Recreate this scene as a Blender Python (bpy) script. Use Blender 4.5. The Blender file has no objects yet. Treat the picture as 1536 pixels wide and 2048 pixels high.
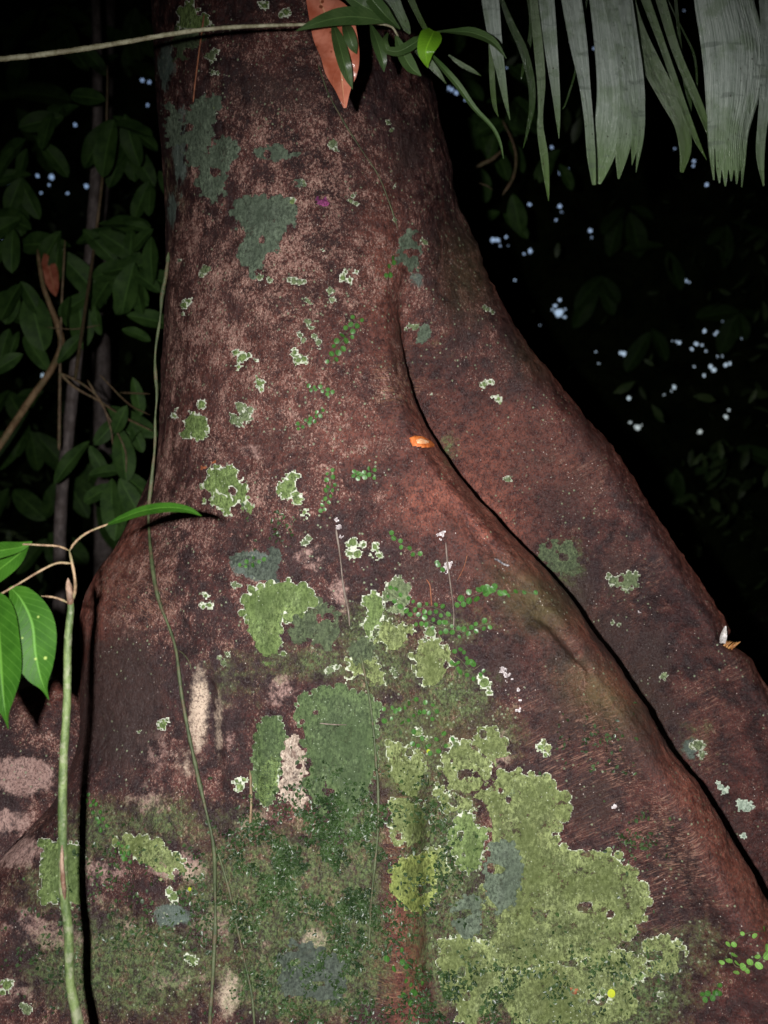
import bpy, math, random
import numpy as np
from mathutils import Vector, Matrix
from mathutils.bvhtree import BVHTree
R = math.radians
random.seed(7)
rng = np.random.default_rng(7)
scene = bpy.context.scene
C = scene.collection

# ------------------------------------------------------------------ camera
CAMZ, FPX = 1.30, 2010.0            # lens height; focal length in pixels of the 1536x2048 photograph
cam = bpy.data.objects.new('camera', bpy.data.cameras.new('camera'))
C.objects.link(cam)
cam.location = (0, 0, CAMZ)
cam.rotation_euler = (R(90), 0, 0)
cam.data.sensor_fit = 'VERTICAL'
cam.data.sensor_height = 24.0
cam.data.lens = 24.0 * FPX / 2048.0
cam.data.clip_start = 0.05
cam.data.clip_end = 400
cam.data.dof.use_dof = True
cam.data.dof.focus_distance = 1.84
cam.data.dof.aperture_fstop = cam.data.lens / 1000 / 0.0085
scene.camera = cam
scene.render.resolution_x, scene.render.resolution_y = 768, 1024

# ------------------------------------------------------------------ world, sun, flash
SUN_EL, SUN_ROT = R(55), R(80)
w = bpy.data.worlds.new('World'); scene.world = w; w.use_nodes = True
nt = w.node_tree
sky = nt.nodes.new('ShaderNodeTexSky'); sky.sky_type = 'NISHITA'; sky.sun_disc = False
sky.dust_density = 2.5; sky.ozone_density = 1.3; sky.sun_elevation = SUN_EL; sky.sun_rotation = SUN_ROT
nt.links.new(sky.outputs[0], nt.nodes['Background'].inputs[0])
nt.nodes['Background'].inputs[1].default_value = 0.13
sl = bpy.data.lights.new('sun', 'SUN'); sl.energy = 2.0; sl.angle = R(0.5); sl.color = (1, .96, .9)
so = bpy.data.objects.new('sun', sl); C.objects.link(so)
so.rotation_euler = (R(90) - SUN_EL, 0, -SUN_ROT)
# the photographer's flash: the camera was held upright, so its flash sits left of the lens
fl = bpy.data.lights.new('camera_flash', 'SPOT'); fl.spot_size = R(100); fl.spot_blend = 1.0; fl.energy = 315.0; fl.shadow_soft_size = 0.012; fl.color = (1.0, .965, .95)
fo = bpy.data.objects.new('camera_flash', fl); C.objects.link(fo); fo.location = (-0.11, -0.02, CAMZ + 0.03); fo.rotation_euler = (R(90 - 15), 0, R(-5))
scene.view_settings.view_transform = 'Standard'; scene.view_settings.look = 'None'
scene.view_settings.exposure = 0.0; scene.view_settings.gamma = 1

# ------------------------------------------------------------------ helpers
def P(px, py, d):
    return np.array([(px - 768) * d / FPX, d, CAMZ - (py - 1024) * d / FPX])
def PV(px, py, d): return Vector(P(px, py, d))

def _hash(ix, iy, seed):
    h = (ix.astype(np.int64) * 374761393 + iy.astype(np.int64) * 668265263 + seed * 974634777) & 0x7fffffff
    h = ((h ^ (h >> 13)) * 1274126177) & 0x7fffffff
    return ((h ^ (h >> 16)) & 0xffff) / 65535.0
def vnoise(x, y, seed=0):
    x0 = np.floor(x); y0 = np.floor(y); fx = x - x0; fy = y - y0
    fx = fx * fx * (3 - 2 * fx); fy = fy * fy * (3 - 2 * fy)
    a = _hash(x0, y0, seed); b = _hash(x0 + 1, y0, seed); c = _hash(x0, y0 + 1, seed); d = _hash(x0 + 1, y0 + 1, seed)
    return (a + (b - a) * fx + (c - a) * fy + (a - b - c + d) * fx * fy) * 2 - 1
def fbm(x, y, oct=4, seed=0):
    s = 0; a = 1; t = 0
    for i in range(oct):
        s = s + a * vnoise(x * 2 ** i + 17.3 * i, y * 2 ** i - 9.1 * i, seed + i); t += a; a *= .5
    return s / t

def tag(o, label=None, cat=None, group=None, kind=None):
    if label: o['label'] = label
    if cat: o['category'] = cat
    if group: o['group'] = group
    if kind: o['kind'] = kind
    return o
def empty(name, loc, label, cat, group=None):
    o = bpy.data.objects.new(name, None); C.objects.link(o); o.location = loc; o.empty_display_size = .05
    return tag(o, label, cat, group)
def mesh_obj(name, verts, faces, mat, parent=None, smooth=True, attrs=None, uv=None):
    me = bpy.data.meshes.new(name)
    verts = np.asarray(verts, dtype=np.float32).reshape(-1, 3)
    if parent is not None: verts = verts - np.array(parent.location, dtype=np.float32)
    faces = np.asarray(faces, dtype=np.int32)
    nv, nf = len(verts), len(faces); k = faces.shape[1]
    me.vertices.add(nv); me.vertices.foreach_set('co', verts.ravel())
    me.loops.add(nf * k); me.loops.foreach_set('vertex_index', faces.ravel())
    me.polygons.add(nf)
    me.polygons.foreach_set('loop_start', np.arange(0, nf * k, k, dtype=np.int32))
    me.polygons.foreach_set('loop_total', np.full(nf, k, dtype=np.int32))
    me.polygons.foreach_set('use_smooth', np.full(nf, smooth, dtype=bool))
    me.update(calc_edges=True)
    if uv is not None:
        l = me.uv_layers.new(name='UVMap')
        l.data.foreach_set('uv', np.asarray(uv, dtype=np.float32)[faces.ravel()].ravel())
    for n, a in (attrs or {}).items():
        at = me.attributes.new(n, 'FLOAT', 'POINT'); at.data.foreach_set('value', np.asarray(a, dtype=np.float32))
    me.materials.append(mat)
    o = bpy.data.objects.new(name, me); C.objects.link(o)
    if parent is not None: o.parent = parent
    return o

class MB:
    def __init__(s): s.v = []; s.f = []; s.uv = []; s.n = 0; s.at = []
    def add(s, v, f, uv=None, a=0.0):
        v = np.asarray(v, float).reshape(-1, 3); f = np.asarray(f, int)
        if uv is None: uv = np.zeros((len(v), 2))
        s.v.append(v); s.f.append(f + s.n); s.uv.append(uv); s.n += len(v); s.at.append(np.full(len(v), a))
    def build(s, name, mat, parent=None, smooth=True):
        return mesh_obj(name, np.concatenate(s.v), np.concatenate(s.f), mat, parent, smooth,
                        {'rnd': np.concatenate(s.at)}, np.concatenate(s.uv))

def grid_faces(nr, nc, wrap=False):
    i = np.arange(nr - 1)[:, None]; j = np.arange(nc if wrap else nc - 1)[None, :]
    a = i * nc + j; b = i * nc + (j + 1) % nc
    return np.stack([a, b, b + nc, a + nc], -1).reshape(-1, 4)

def smooth_line(pts, n):
    """Catmull-Rom resample of a control polyline (any dimension)."""
    p = np.asarray(pts, float)
    if len(p) == 2:
        t = np.linspace(0, 1, n)[:, None]; return p[0] * (1 - t) + p[1] * t
    seg = np.linalg.norm(np.diff(p[:, :2], axis=0), axis=1); s = np.concatenate([[0], np.cumsum(np.maximum(seg, 1e-6))])
    m = np.zeros_like(p)
    m[1:-1] = (p[2:] - p[:-2]) / (s[2:] - s[:-2])[:, None]
    m[0] = (p[1] - p[0]) / (s[1] - s[0]); m[-1] = (p[-1] - p[-2]) / (s[-1] - s[-2])
    t = np.linspace(0, s[-1], n); i = np.clip(np.searchsorted(s, t, 'right') - 1, 0, len(p) - 2)
    h = (s[i + 1] - s[i]); u = ((t - s[i]) / h)[:, None]; h = h[:, None]
    return ((2*u**3 - 3*u**2 + 1) * p[i] + (u**3 - 2*u**2 + u) * h * m[i] + (-2*u**3 + 3*u**2) * p[i+1] + (u**3 - u**2) * h * m[i+1])

def tube(mb, pts, rad, n=8, rough=0.0, a=0.0):
    """Closed tube through 3D points with a radius per point."""
    p = np.asarray(pts, float); k = len(p); r = np.broadcast_to(np.asarray(rad, float), (k,))
    t = np.gradient(p, axis=0); t /= np.linalg.norm(t, axis=1)[:, None] + 1e-9
    ref = np.array([0.13, -1, 0.21]); s = np.cross(t, ref); s /= np.linalg.norm(s, axis=1)[:, None] + 1e-9
    q = np.cross(t, s); ang = np.arange(n) * 2 * math.pi / n
    rr = r[:, None] * (1 + rough * rng.uniform(-1, 1, (k, n)))
    v = p[:, None] + rr[..., None] * (np.cos(ang)[None, :, None] * s[:, None] + np.sin(ang)[None, :, None] * q[:, None])
    v[0] = p[0] + (v[0] - p[0]) * .35; v[-1] = p[-1] + (v[-1] - p[-1]) * .35
    L = np.linspace(0, 1, k); uv = np.stack(np.broadcast_arrays(L[:, None], (ang / 6.2832)[None]), -1).reshape(-1, 2)
    mb.add(v.reshape(-1, 3), grid_faces(k, n, True), uv, a)

def px_tube(mb, pts, wpx, n=8, k=None, rough=0.0, a=0.0):
    """tube given as (px, py, d) with widths in px"""
    p = np.asarray(pts, float); wv = np.broadcast_to(np.asarray(wpx, float), (len(p),))
    k = k or max(6, int(np.sum(np.linalg.norm(np.diff(p[:, :2], axis=0), axis=1)) / 10))
    q = smooth_line(np.column_stack([p, wv]), k)
    v = np.array([P(*r[:3]) for r in q]); tube(mb, v, q[:, 3] * q[:, 2] / FPX / 2, n, rough, a)

def leaf(mb, base, tip, width, nrm=(0, -1, 0.25), bend=0.1, fold=0.25, nl=14, nw=6, shape=(0.9, 0.75), wav=0.02, serr=0.0, a=None, asym=0.0):
    """A leaf blade: base and tip in metres, folded along its midrib, bent along its length."""
    base = np.asarray(base, float); tip = np.asarray(tip, float)
    ax = tip - base; L = np.linalg.norm(ax); ax = ax / L
    n = np.asarray(nrm, float); n = n - ax * n.dot(ax); n /= np.linalg.norm(n) + 1e-9
    s = np.cross(ax, n); u = np.linspace(0, 1, nl)[:, None]; v = np.linspace(-1, 1, 2 * nw + 1)[None]
    p, q = shape
    prof = np.maximum(u, 0) ** p * np.maximum(1 - u, 0) ** q; prof = prof / prof.max()
    if serr: prof = prof * (1 + serr * ((u * 24) % 1 - .5))
    half = width / 2 * prof
    arc = -bend * L * (np.sin(u * math.pi) * .0 + u ** 2)
    ph = rng.uniform(0, 6)
    vv = v * half * (1 + asym * np.sign(v))
    z = np.abs(v) * half * fold + arc + wav * L * np.sin(u * 9 + ph + v * 2) * np.abs(v) * prof
    X = base + ax * (u * L)[..., None] + s * vv[..., None] + n * (z - arc[-1] * 0 )[..., None]
    uv = np.stack([np.broadcast_to(u, vv.shape), np.broadcast_to(v * .5 + .5, vv.shape)], -1).reshape(-1, 2)
    mb.add(X.reshape(-1, 3), grid_faces(nl, 2 * nw + 1), uv, rng.uniform() if a is None else a)

def curve_leaf(mb, pts, widths, fold=0.2, nl=26, nw=4, a=None, tilt=0.0, wav=0.0, thick=0.0):
    """A blade following a (px,py,d) line with px widths; its face turned to the lens but folded and tilted."""
    q = smooth_line(np.column_stack([np.asarray(pts, float), widths]), nl)
    c = np.array([P(*r[:3]) for r in q]); hw = q[:, 3] * q[:, 2] / FPX / 2
    t = np.gradient(c, axis=0); t /= np.linalg.norm(t, axis=1)[:, None]
    s = np.cross(t, np.array([0, -1, 0.0])); s /= np.linalg.norm(s, axis=1)[:, None]
    n = np.cross(s, t)
    v = np.linspace(-1, 1, 2 * nw + 1)
    u = np.linspace(0, 1, nl); ph = rng.uniform(0, 6)
    off = np.abs(v)[None] * hw[:, None] * fold + v[None] * hw[:, None] * tilt + wav * hw[:, None] * np.sin(u * 8 + ph)[:, None] * v[None]
    X = c[:, None] + s[:, None] * (v[None] * hw[:, None])[..., None] + n[:, None] * off[..., None]
    uv = np.stack(np.broadcast_arrays(u[:, None], (v * .5 + .5)[None]), -1).reshape(-1, 2)
    mb.add(X.reshape(-1, 3), grid_faces(nl, 2 * nw + 1), uv, rng.uniform() if a is None else a)

# ------------------------------------------------------------------ material helpers
class NT:
    def __init__(s, name):
        s.m = bpy.data.materials.new(name); s.m.use_nodes = True; s.t = s.m.node_tree
        s.b = s.t.nodes['Principled BSDF']; s.out = s.t.nodes['Material Output']
    def n(s, typ, **kw):
        x = s.t.nodes.new(typ)
        for k, v in kw.items(): setattr(x, k, v)
        return x
    def l(s, a, b): s.t.links.new(a, b)
    def inp(s, sock, val):
        if isinstance(val, bpy.types.NodeSocket): s.l(val, sock)
        elif isinstance(val, (tuple, list)) and len(val) == 3 and sock.type == 'RGBA': sock.default_value = (*val, 1)
        else: sock.default_value = val
    def math(s, op, a, b=0.0, c=None, clamp=False):
        x = s.n('ShaderNodeMath', operation=op, use_clamp=clamp); s.inp(x.inputs[0], a); s.inp(x.inputs[1], b)
        if c is not None: s.inp(x.inputs[2], c)
        return x.outputs[0]
    def noise(s, vec, scale, detail=4, rough=.55, dist=0.0, out=0):
        x = s.n('ShaderNodeTexNoise'); s.l(vec, x.inputs['Vector']); x.inputs['Scale'].default_value = scale
        x.inputs['Detail'].default_value = detail; x.inputs['Roughness'].default_value = rough; x.inputs['Distortion'].default_value = dist
        return x.outputs[out]
    def voro(s, vec, scale, feature='F1', out='Distance'):
        x = s.n('ShaderNodeTexVoronoi', feature=feature); s.l(vec, x.inputs['Vector']); x.inputs['Scale'].default_value = scale
        return x.outputs[out]
    def mapping(s, vec, rot=(0,0,0), scale=(1,1,1), loc=(0,0,0)):
        x = s.n('ShaderNodeMapping'); s.l(vec, x.inputs[0]); x.inputs['Rotation'].default_value = rot; x.inputs['Scale'].default_value = scale; x.inputs['Location'].default_value = loc
        return x.outputs[0]
    def rng(s, v, a, b, c=0.0, d=1.0):
        x = s.n('ShaderNodeMapRange', interpolation_type='SMOOTHSTEP'); s.inp(x.inputs[0], v)
        for i, q in enumerate((a, b, c, d)): s.inp(x.inputs[i + 1], q)
        return x.outputs[0]
    def mix(s, f, a, b, mode='MIX'):
        x = s.n('ShaderNodeMix', data_type='RGBA', blend_type=mode); s.inp(x.inputs[0], f); s.inp(x.inputs[6], a); s.inp(x.inputs[7], b)
        return x.outputs[2]
    def attr(s, name): 
        x = s.n('ShaderNodeAttribute', attribute_name=name); return x.outputs['Fac']
    def obj(s): return s.n('ShaderNodeTexCoord').outputs['Object']
    def geo(s): return s.n('ShaderNodeNewGeometry').outputs['Position']
    def uv(s): return s.n('ShaderNodeTexCoord').outputs['UV']
    def bump(s, h, strength=.5, dist=.002, nrm=None):
        x = s.n('ShaderNodeBump'); x.inputs['Strength'].default_value = strength; x.inputs['Distance'].default_value = dist
        s.l(h, x.inputs['Height'])
        if nrm is not None: s.l(nrm, x.inputs['Normal'])
        return x.outputs[0]
    def done(s, col=None, rough=None, nrm=None, spec=None, sss=None, trans=None):
        if col is not None: s.inp(s.b.inputs['Base Color'], col)
        if rough is not None: s.inp(s.b.inputs['Roughness'], rough)
        if nrm is not None: s.l(nrm, s.b.inputs['Normal'])
        if spec is not None: s.inp(s.b.inputs['Specular IOR Level'], spec)
        if trans is not None:
            tr = s.n('ShaderNodeBsdfTranslucent'); s.inp(tr.inputs[0], trans[1]); mx = s.n('ShaderNodeMixShader'); mx.inputs[0].default_value = trans[0]
            s.l(s.b.outputs[0], mx.inputs[1]); s.l(tr.outputs[0], mx.inputs[2]); s.l(mx.outputs[0], s.out.inputs[0])
        return s.m

# ---------- bark: region masks (growth, painted highlights and shade) are vertex attributes, all the detail is noise
def bark_material():
    t = NT('bark'); g = t.geo()
    n_big = t.noise(g, 7, 5, .6); n_mid = t.noise(g, 28, 6, .65); n_f = t.noise(t.mapping(g, scale=(1, 1, .7)), 215, 5, .78)
    n_f2 = t.noise(t.mapping(g, scale=(1, 1, .75), loc=(3, 1, 2)), 390, 3, .75); n_g = t.noise(t.mapping(g, loc=(9, 4, 2)), 60, 6, .7)
    edge = t.math('MULTIPLY_ADD', n_mid, .7, t.math('MULTIPLY', n_g, .6))     # ~0.65 mean, used to fray mask edges
    def grow(name, k=1.0, lo=.78, hi=.9):
        return t.rng(t.math('ADD', t.math('MULTIPLY', t.attr(name), k), t.math('SUBTRACT', edge, .15)), lo, hi)
    base = t.mix(t.rng(t.math('ADD', t.math('MULTIPLY', n_mid, .6), t.math('MULTIPLY', n_g, .4)), .40, .62), (.015, .0058, .0068), (.078, .023, .019))
    base = t.mix(t.math('MULTIPLY', t.rng(n_big, .5, .68), .6), base, (.125, .038, .030))
    base = t.mix(t.math('MULTIPLY', t.rng(t.noise(t.mapping(g, loc=(5, 5, 5)), 11, 6, .7), .48, .62), .72), base, (.027, .014, .016))
    base = t.mix(t.math('MULTIPLY', t.attr('m_red'), .9), base, t.mix(t.rng(n_g, .32, .66), (.110, .026, .018), (.42, .140, .090)))
    base = t.mix(t.math('MULTIPLY', t.rng(n_f2, .46, .60), .6), base, (.022, .010, .009))
    # pale flecks where the outer bark has flaked; on the crests, painted ridge highlights
    amt = t.math('ADD', t.math('MULTIPLY', t.attr('m_pale'), .10), t.math('MULTIPLY', t.math('SUBTRACT', n_big, .5), .26))
    amt = t.math('ADD', amt, t.math('MULTIPLY', t.math('SUBTRACT', n_mid, .5), .5))
    amt = t.math('SUBTRACT', amt, t.math('MULTIPLY', t.attr('m_red'), .02))
    amt = t.math('SUBTRACT', amt, t.math('MULTIPLY', t.rng(t.noise(t.mapping(g, loc=(5, 5, 5)), 11, 6, .7), .48, .62), .07))
    amt = t.math('SUBTRACT', amt, t.math('MULTIPLY', t.attr('m_smooth'), .06))
    fl_ = t.rng(t.math('ADD', n_f, t.math('MULTIPLY', amt, .85)), .57, .625)
    base = t.mix(t.math('MULTIPLY', fl_, t.rng(n_big, .35, .62, .45, .82)), base, t.mix(n_f2, (.165, .075, .060), (.45, .275, .225)))
    fl2 = t.rng(t.math('ADD', n_f2, t.math('MULTIPLY', amt, .6)), .63, .69)
    base = t.mix(t.math('MULTIPLY', fl2, .7), base, (.52, .36, .28))
    pit = t.rng(t.noise(t.mapping(g, loc=(2, 6, 4), scale=(1, 1, .8)), 250, 4, .75), .53, .60)
    base = t.mix(t.math('MULTIPLY', pit, .62), base, (.017, .0085, .0085))
    # lines of lenticels running square to each buttress edge
    def streak(ang, attr, base, col, loc=0):
        vv = t.mapping(t.mapping(g, rot=(0, ang, 0), loc=(loc, 0, 0)), scale=(.06, .25, 1))
        s1 = t.noise(vv, 620, 3, .7, .15); s2 = t.noise(vv, 260, 3, .6, .2)
        f = t.rng(t.math('ADD', t.math('MULTIPLY', s1, .6), t.math('MULTIPLY', s2, .4)), .50, .60)
        f = t.math('MULTIPLY', f, t.rng(t.math('ADD', t.attr(attr), t.math('MULTIPLY', t.math('SUBTRACT', n_mid, .5), 1.6)), .3, .9))
        return t.mix(t.math('MULTIPLY', f, .58), base, col), f
    base, f1 = streak(R(28), 'm_sr', base, (.36, .205, .15))
    base, f2 = streak(R(-30), 'm_sl', base, (.30, .15, .10), 3)
    base, f3 = streak(R(0), 'm_sh', base, (.38, .21, .12), 6)
    # large pale pinkish areas
    pk = grow('m_pink', .75, .92, 1.10)
    base = t.mix(t.math('MULTIPLY', pk, t.rng(n_f, .40, .56, .25, 1)), base, t.mix(n_g, (.24, .13, .115), (.50, .35, .30)))
    cr = grow('m_cream', 1.0, .88, 1.2)
    base = t.mix(t.math('MULTIPLY', cr, t.rng(t.noise(g, 240, 4, .7), .40, .52, .35, 1)), base, t.mix(n_g, (.40, .29, .21), (.66, .54, .42)))
    # damp dark bark; also shade painted along the furrow beside the central rib
    dk = grow('m_dark', .8, .85, 1.15)
    base = t.mix(t.math('MULTIPLY', dk, .85), base, t.mix(n_f, (.014, .009, .009), (.050, .026, .022)))
    # thin algae film and crusts
    gr = grow('m_green', .8, .80, 1.12)
    gcol = t.mix(t.rng(n_f, .38, .60), (.016, .026, .009), (.125, .178, .065))
    base = t.mix(t.math('MULTIPLY', gr, t.rng(t.noise(t.mapping(g, loc=(7, 7, 1)), 95, 6, .75), .36, .58, .15, .9)), base, gcol)
    ol = t.math('MULTIPLY', t.attr('m_olive'), t.rng(n_g, .3, .6, .3, .8))
    base = t.mix(ol, base, t.mix(n_f, (.075, .065, .018), (.14, .12, .045)))
    te = grow('m_teal', 1.0, .98, 1.10)
    base = t.mix(t.math('MULTIPLY', te, .85), base, t.mix(t.rng(n_f, .3, .7), (.060, .088, .072), (.12, .165, .14)))
    # scattered small frosty crust flecks
    cell = t.voro(t.mapping(g, loc=(1, 2, 3)), 75)
    spk = t.math('MULTIPLY', t.rng(t.math('ADD', cell, t.math('MULTIPLY', n_f, .35)), .36, .29), t.rng(t.math('ADD', t.noise(t.mapping(g, loc=(2, 8, 1)), 9, 4, .6), t.math('MULTIPLY', t.attr('m_fleck'), .17)), .49, .58))
    base = t.mix(t.math('MULTIPLY', spk, .75), base, t.mix(n_f, (.13, .17, .085), (.34, .40, .27)))
    glints = t.rng(t.voro(t.mapping(g, loc=(4, 2, 9)), 95), .13, .07)  # small bright spots painted in as wet sparkle on the bark
    glints = t.math('MULTIPLY', glints, t.rng(t.noise(t.mapping(g, loc=(1, 5, 1)), 30, 3, .6), .52, .60))
    base = t.mix(t.math('MULTIPLY', glints, .8), base, (.55, .50, .45))
    # relief
    h = t.math('ADD', t.math('MULTIPLY', n_g, 1.0), t.math('MULTIPLY', n_f, .55))
    h = t.math('ADD', h, t.math('MULTIPLY', t.math('ADD', f1, t.math('ADD', f2, f3)), .16))
    h = t.math('ADD', h, t.math('MULTIPLY', fl_, .08)); h = t.math('SUBTRACT', h, t.math('MULTIPLY', pit, .10)); h = t.math('ADD', h, t.math('MULTIPLY', n_f2, .3))
    nm = t.bump(h, .95, .0042)
    return t.done(base, t.rng(n_g, .35, .65, .33, .62), nm, t.rng(n_f2, .4, .7, .25, .75))
BARK = bark_material()

def lichen_material(name, c0, c1, rimcol, rimw=.9, rimgain=1.0, mott=.5, patchy=0.0, yellow=None):
    """attribute 'sd' is the distance in from the patch's edge in mm"""
    t = NT(name); g = t.geo(); sd = t.attr('sd')
    n = t.noise(g, 120, 5, .7); n2 = t.noise(g, 40, 5, .6); n3 = t.noise(g, 330, 2, .7)
    col = t.mix(t.rng(n2, .3, .7), c0, c1)
    if yellow: col = t.mix(t.math('MULTIPLY', t.rng(t.noise(t.mapping(g, loc=(3, 3, 3)), 14, 3, .5), .5, .66), .7), col, yellow)
    col = t.mix(t.math('MULTIPLY', t.rng(n, .58, .42), mott), col, tuple(c * .35 for c in c0))
    col = t.mix(t.math('MULTIPLY', t.rng(n3, .60, .72), .45), col, tuple(min(.8, c * 2.2) for c in c1))
    rad = t.noise(t.mapping(g, scale=(1, 1, .3)), 260, 3, .7)
    col = t.mix(t.math('MULTIPLY', t.rng(rad, .5, .62), .4), col, tuple(min(.8, c * 1.7) for c in c1))
    col = t.mix(t.math('MULTIPLY', t.rng(t.noise(t.mapping(g, loc=(6, 2, 2)), 26, 5, .7), .44, .60), .6), col, tuple(c * .5 for c in c0))
    col = t.mix(t.math('MULTIPLY', t.rng(t.noise(t.mapping(g, loc=(1, 9, 2)), 55, 5, .75), .56, .66), .5), col, tuple(min(.8, c * 1.5 + .03) for c in c1))
    zone = t.rng(t.math('ADD', sd, t.math('MULTIPLY', t.math('SUBTRACT', n2, .5), 30)), 4, 26)
    col = t.mix(t.math('MULTIPLY', t.math('SUBTRACT', 1.0, zone), .5), col, tuple(min(.8, c * 1.12) for c in c1))
    col = t.mix(t.math('MULTIPLY', zone, .25), col, tuple((c + sum(c0) / 3 * 1.2) / 2 for c in c0))
    grain = t.noise(t.mapping(g, loc=(4, 7, 2), scale=(1, 1, .7)), 190, 5, .8)
    col = t.mix(t.rng(grain, .35, .62), tuple(c * .30 for c in c0), col)
    col = t.mix(t.math('MULTIPLY', t.rng(t.noise(t.mapping(g, loc=(2, 2, 8)), 9, 4, .65), .42, .6), .5), col, tuple(c * .55 for c in c0))
    hole = t.rng(t.math('ADD', t.noise(t.mapping(g, loc=(8, 1, 2)), 42, 6, .75), t.math('MULTIPLY', n, .35)), .735, .80)
    e = t.math('ADD', sd, t.math('MULTIPLY', t.math('SUBTRACT', n, .5), 4.0))
    rim = t.rng(e, rimw * 2.9, rimw * 1.5)
    rim = t.math('MULTIPLY', t.math('MULTIPLY', rim, t.attr('rim')), t.rng(n2, .30, .48, .45 * rimgain, rimgain))
    col = t.mix(rim, col, t.mix(n3, tuple(c * .7 for c in rimcol), rimcol))
    wart = t.math('MULTIPLY', t.rng(t.voro(g, 130), .18, .10), .45)
    col = t.mix(t.math('MULTIPLY', wart, t.rng(n2, .45, .6)), col, rimcol)
    h = t.math('ADD', t.math('MULTIPLY', n, .8), t.math('MULTIPLY', rim, .5))
    t.done(col, .75, t.bump(h, .8, .0026), .25)
    al = t.rng(t.math('ADD', t.math('ADD', sd, t.math('MULTIPLY', t.math('SUBTRACT', t.noise(g, 170, 4, .75), .5), 22)), t.math('MULTIPLY', t.attr('rim'), 14)), 4.0, 7.0)
    if patchy: al = t.math('MULTIPLY', al, t.math('SUBTRACT', 1.0, t.math('MULTIPLY', hole, patchy)))
    tp = t.n('ShaderNodeBsdfTransparent'); mx = t.n('ShaderNodeMixShader')
    t.l(al, mx.inputs[0]); t.l(tp.outputs[0], mx.inputs[1]); t.l(t.b.outputs[0], mx.inputs[2]); t.l(mx.outputs[0], t.out.inputs[0])
    return t.m
WH = (.58, .62, .50)
L_GREEN = lichen_material('lichen_green', (.10, .16, .040), (.19, .265, .092), WH, 1.0, yellow=(.15, .19, .065))
L_PALE  = lichen_material('lichen_pale_green', (.105, .145, .062), (.19, .24, .12), WH, .8, .8)
L_BIG   = lichen_material('lichen_olive', (.125, .165, .042), (.255, .305, .125), (.62, .68, .52), .9, .8, .75, .85, yellow=(.17, .19, .065))
L_DEEP  = lichen_material('lichen_deep_green', (.058, .100, .034), (.105, .155, .060), (.45, .55, .38), .7, .5, .45, .25)
L_DULL  = lichen_material('lichen_dull_green', (.058, .082, .040), (.10, .132, .064), (.20, .24, .14), .6, .3, .8, .7)
L_TEAL  = lichen_material('lichen_grey_teal', (.085, .118, .078), (.130, .168, .115), (.15, .2, .16), .6, .25, .5, .35)
L_SLATE = lichen_material('lichen_slate', (.052, .070, .054), (.085, .108, .080), (.10, .13, .12), .5, .2, .5, .3)
L_WHITE = lichen_material('lichen_white', (.40, .34, .34), (.62, .55, .55), (.8, .76, .76), .8, .8, .75)
L_MINT  = lichen_material('lichen_mint', (.32, .42, .32), (.45, .56, .44), (.62, .72, .58), .9, .8, .25)
L_CREAM = lichen_material('crust_cream', (.36, .26, .20), (.60, .50, .40), (.62, .54, .44), .5, .2, .9, .55)
L_YEL   = lichen_material('lichen_yellow', (.17, .22, .045), (.29, .34, .10), (.5, .55, .25), .8, .6, .35, .2)
L_RUST  = lichen_material('lichen_rust', (.26, .07, .03), (.36, .13, .06), (.4, .2, .12), .5, .2, .8)
L_MAG   = lichen_material('lichen_magenta', (.20, .03, .13), (.32, .07, .20), (.4, .2, .3), .5, .2, .8)

def leaf_material(name, c0, c1, veins=True, gloss=.35, spot=None, tr=.25, vein_col=None, spec=.5, vn=14.0):
    t = NT(name); uv = t.uv(); g = t.geo()
    sp = t.n('ShaderNodeSeparateXYZ'); t.l(uv, sp.inputs[0]); u, v = sp.outputs[0], sp.outputs[1]
    av = t.math('ABSOLUTE', t.math('SUBTRACT', v, .5))
    col = t.mix(t.rng(t.noise(g, 30, 4), .3, .7), c0, c1)
    col = t.mix(t.math('MULTIPLY', t.attr('rnd'), .35), col, tuple(c * .5 for c in c0))
    mid = t.rng(av, .045, .012)
    sv = t.math('SINE', t.math('MULTIPLY', t.math('SUBTRACT', u, t.math('MULTIPLY', av, .32)), vn * 6.2832))
    vein = t.math('MULTIPLY', t.rng(sv, .86, 1.0), .5)
    vc = vein_col or tuple(min(.8, c * 1.9) for c in c1)
    if veins: col = t.mix(t.math('MULTIPLY', vein, .45), col, vc)
    col = t.mix(t.math('MULTIPLY', mid, .6), col, vc)
    if spot: col = t.mix(t.rng(t.math('ADD', t.voro(g, 55), t.math('MULTIPLY', t.noise(g, 25, 3), .5)), .42, .34), col, spot)
    h = t.math('ADD', t.math('MULTIPLY', t.noise(g, 160, 3), .4), t.math('MULTIPLY', t.math('ADD', vein, mid), -.6))
    return t.done(col, gloss, t.bump(h, .5, .0015), spec, trans=(tr, tuple(min(1, c * 1.6) for c in c1)))
M_SAPLEAF = leaf_material('sapling_leaf', (.016, .062, .005), (.030, .098, .009), gloss=.5, spec=.12, tr=.1, vein_col=(.09, .22, .03))
M_SPOTLEAF = leaf_material('spotted_leaf', (.018, .068, .005), (.034, .105, .010), gloss=.5, spot=(.24, .32, .08), spec=.10, tr=.1, vein_col=(.10, .24, .04))
M_SHRUB = leaf_material('shrub_leaf', (.024, .060, .013), (.052, .112, .024), gloss=.6, spec=.22, tr=.12)
M_BRLEAF = leaf_material('branch_leaf', (.035, .075, .020), (.065, .115, .036), gloss=.4, tr=.2)
M_BRBRIGHT = leaf_material('bright_leaf', (.10, .26, .012), (.16, .36, .02), gloss=.4, tr=.3)
M_DEAD = leaf_material('dead_leaf', (.34, .085, .045), (.62, .23, .15), veins=False, gloss=.16, tr=.1, vein_col=(.68, .36, .2), spot=(.2, .06, .03), spec=.8, vn=9)
M_CREEP = leaf_material('creeper_leaf', (.035, .115, .018), (.065, .185, .030), veins=False, gloss=.35, tr=.15)
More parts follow.
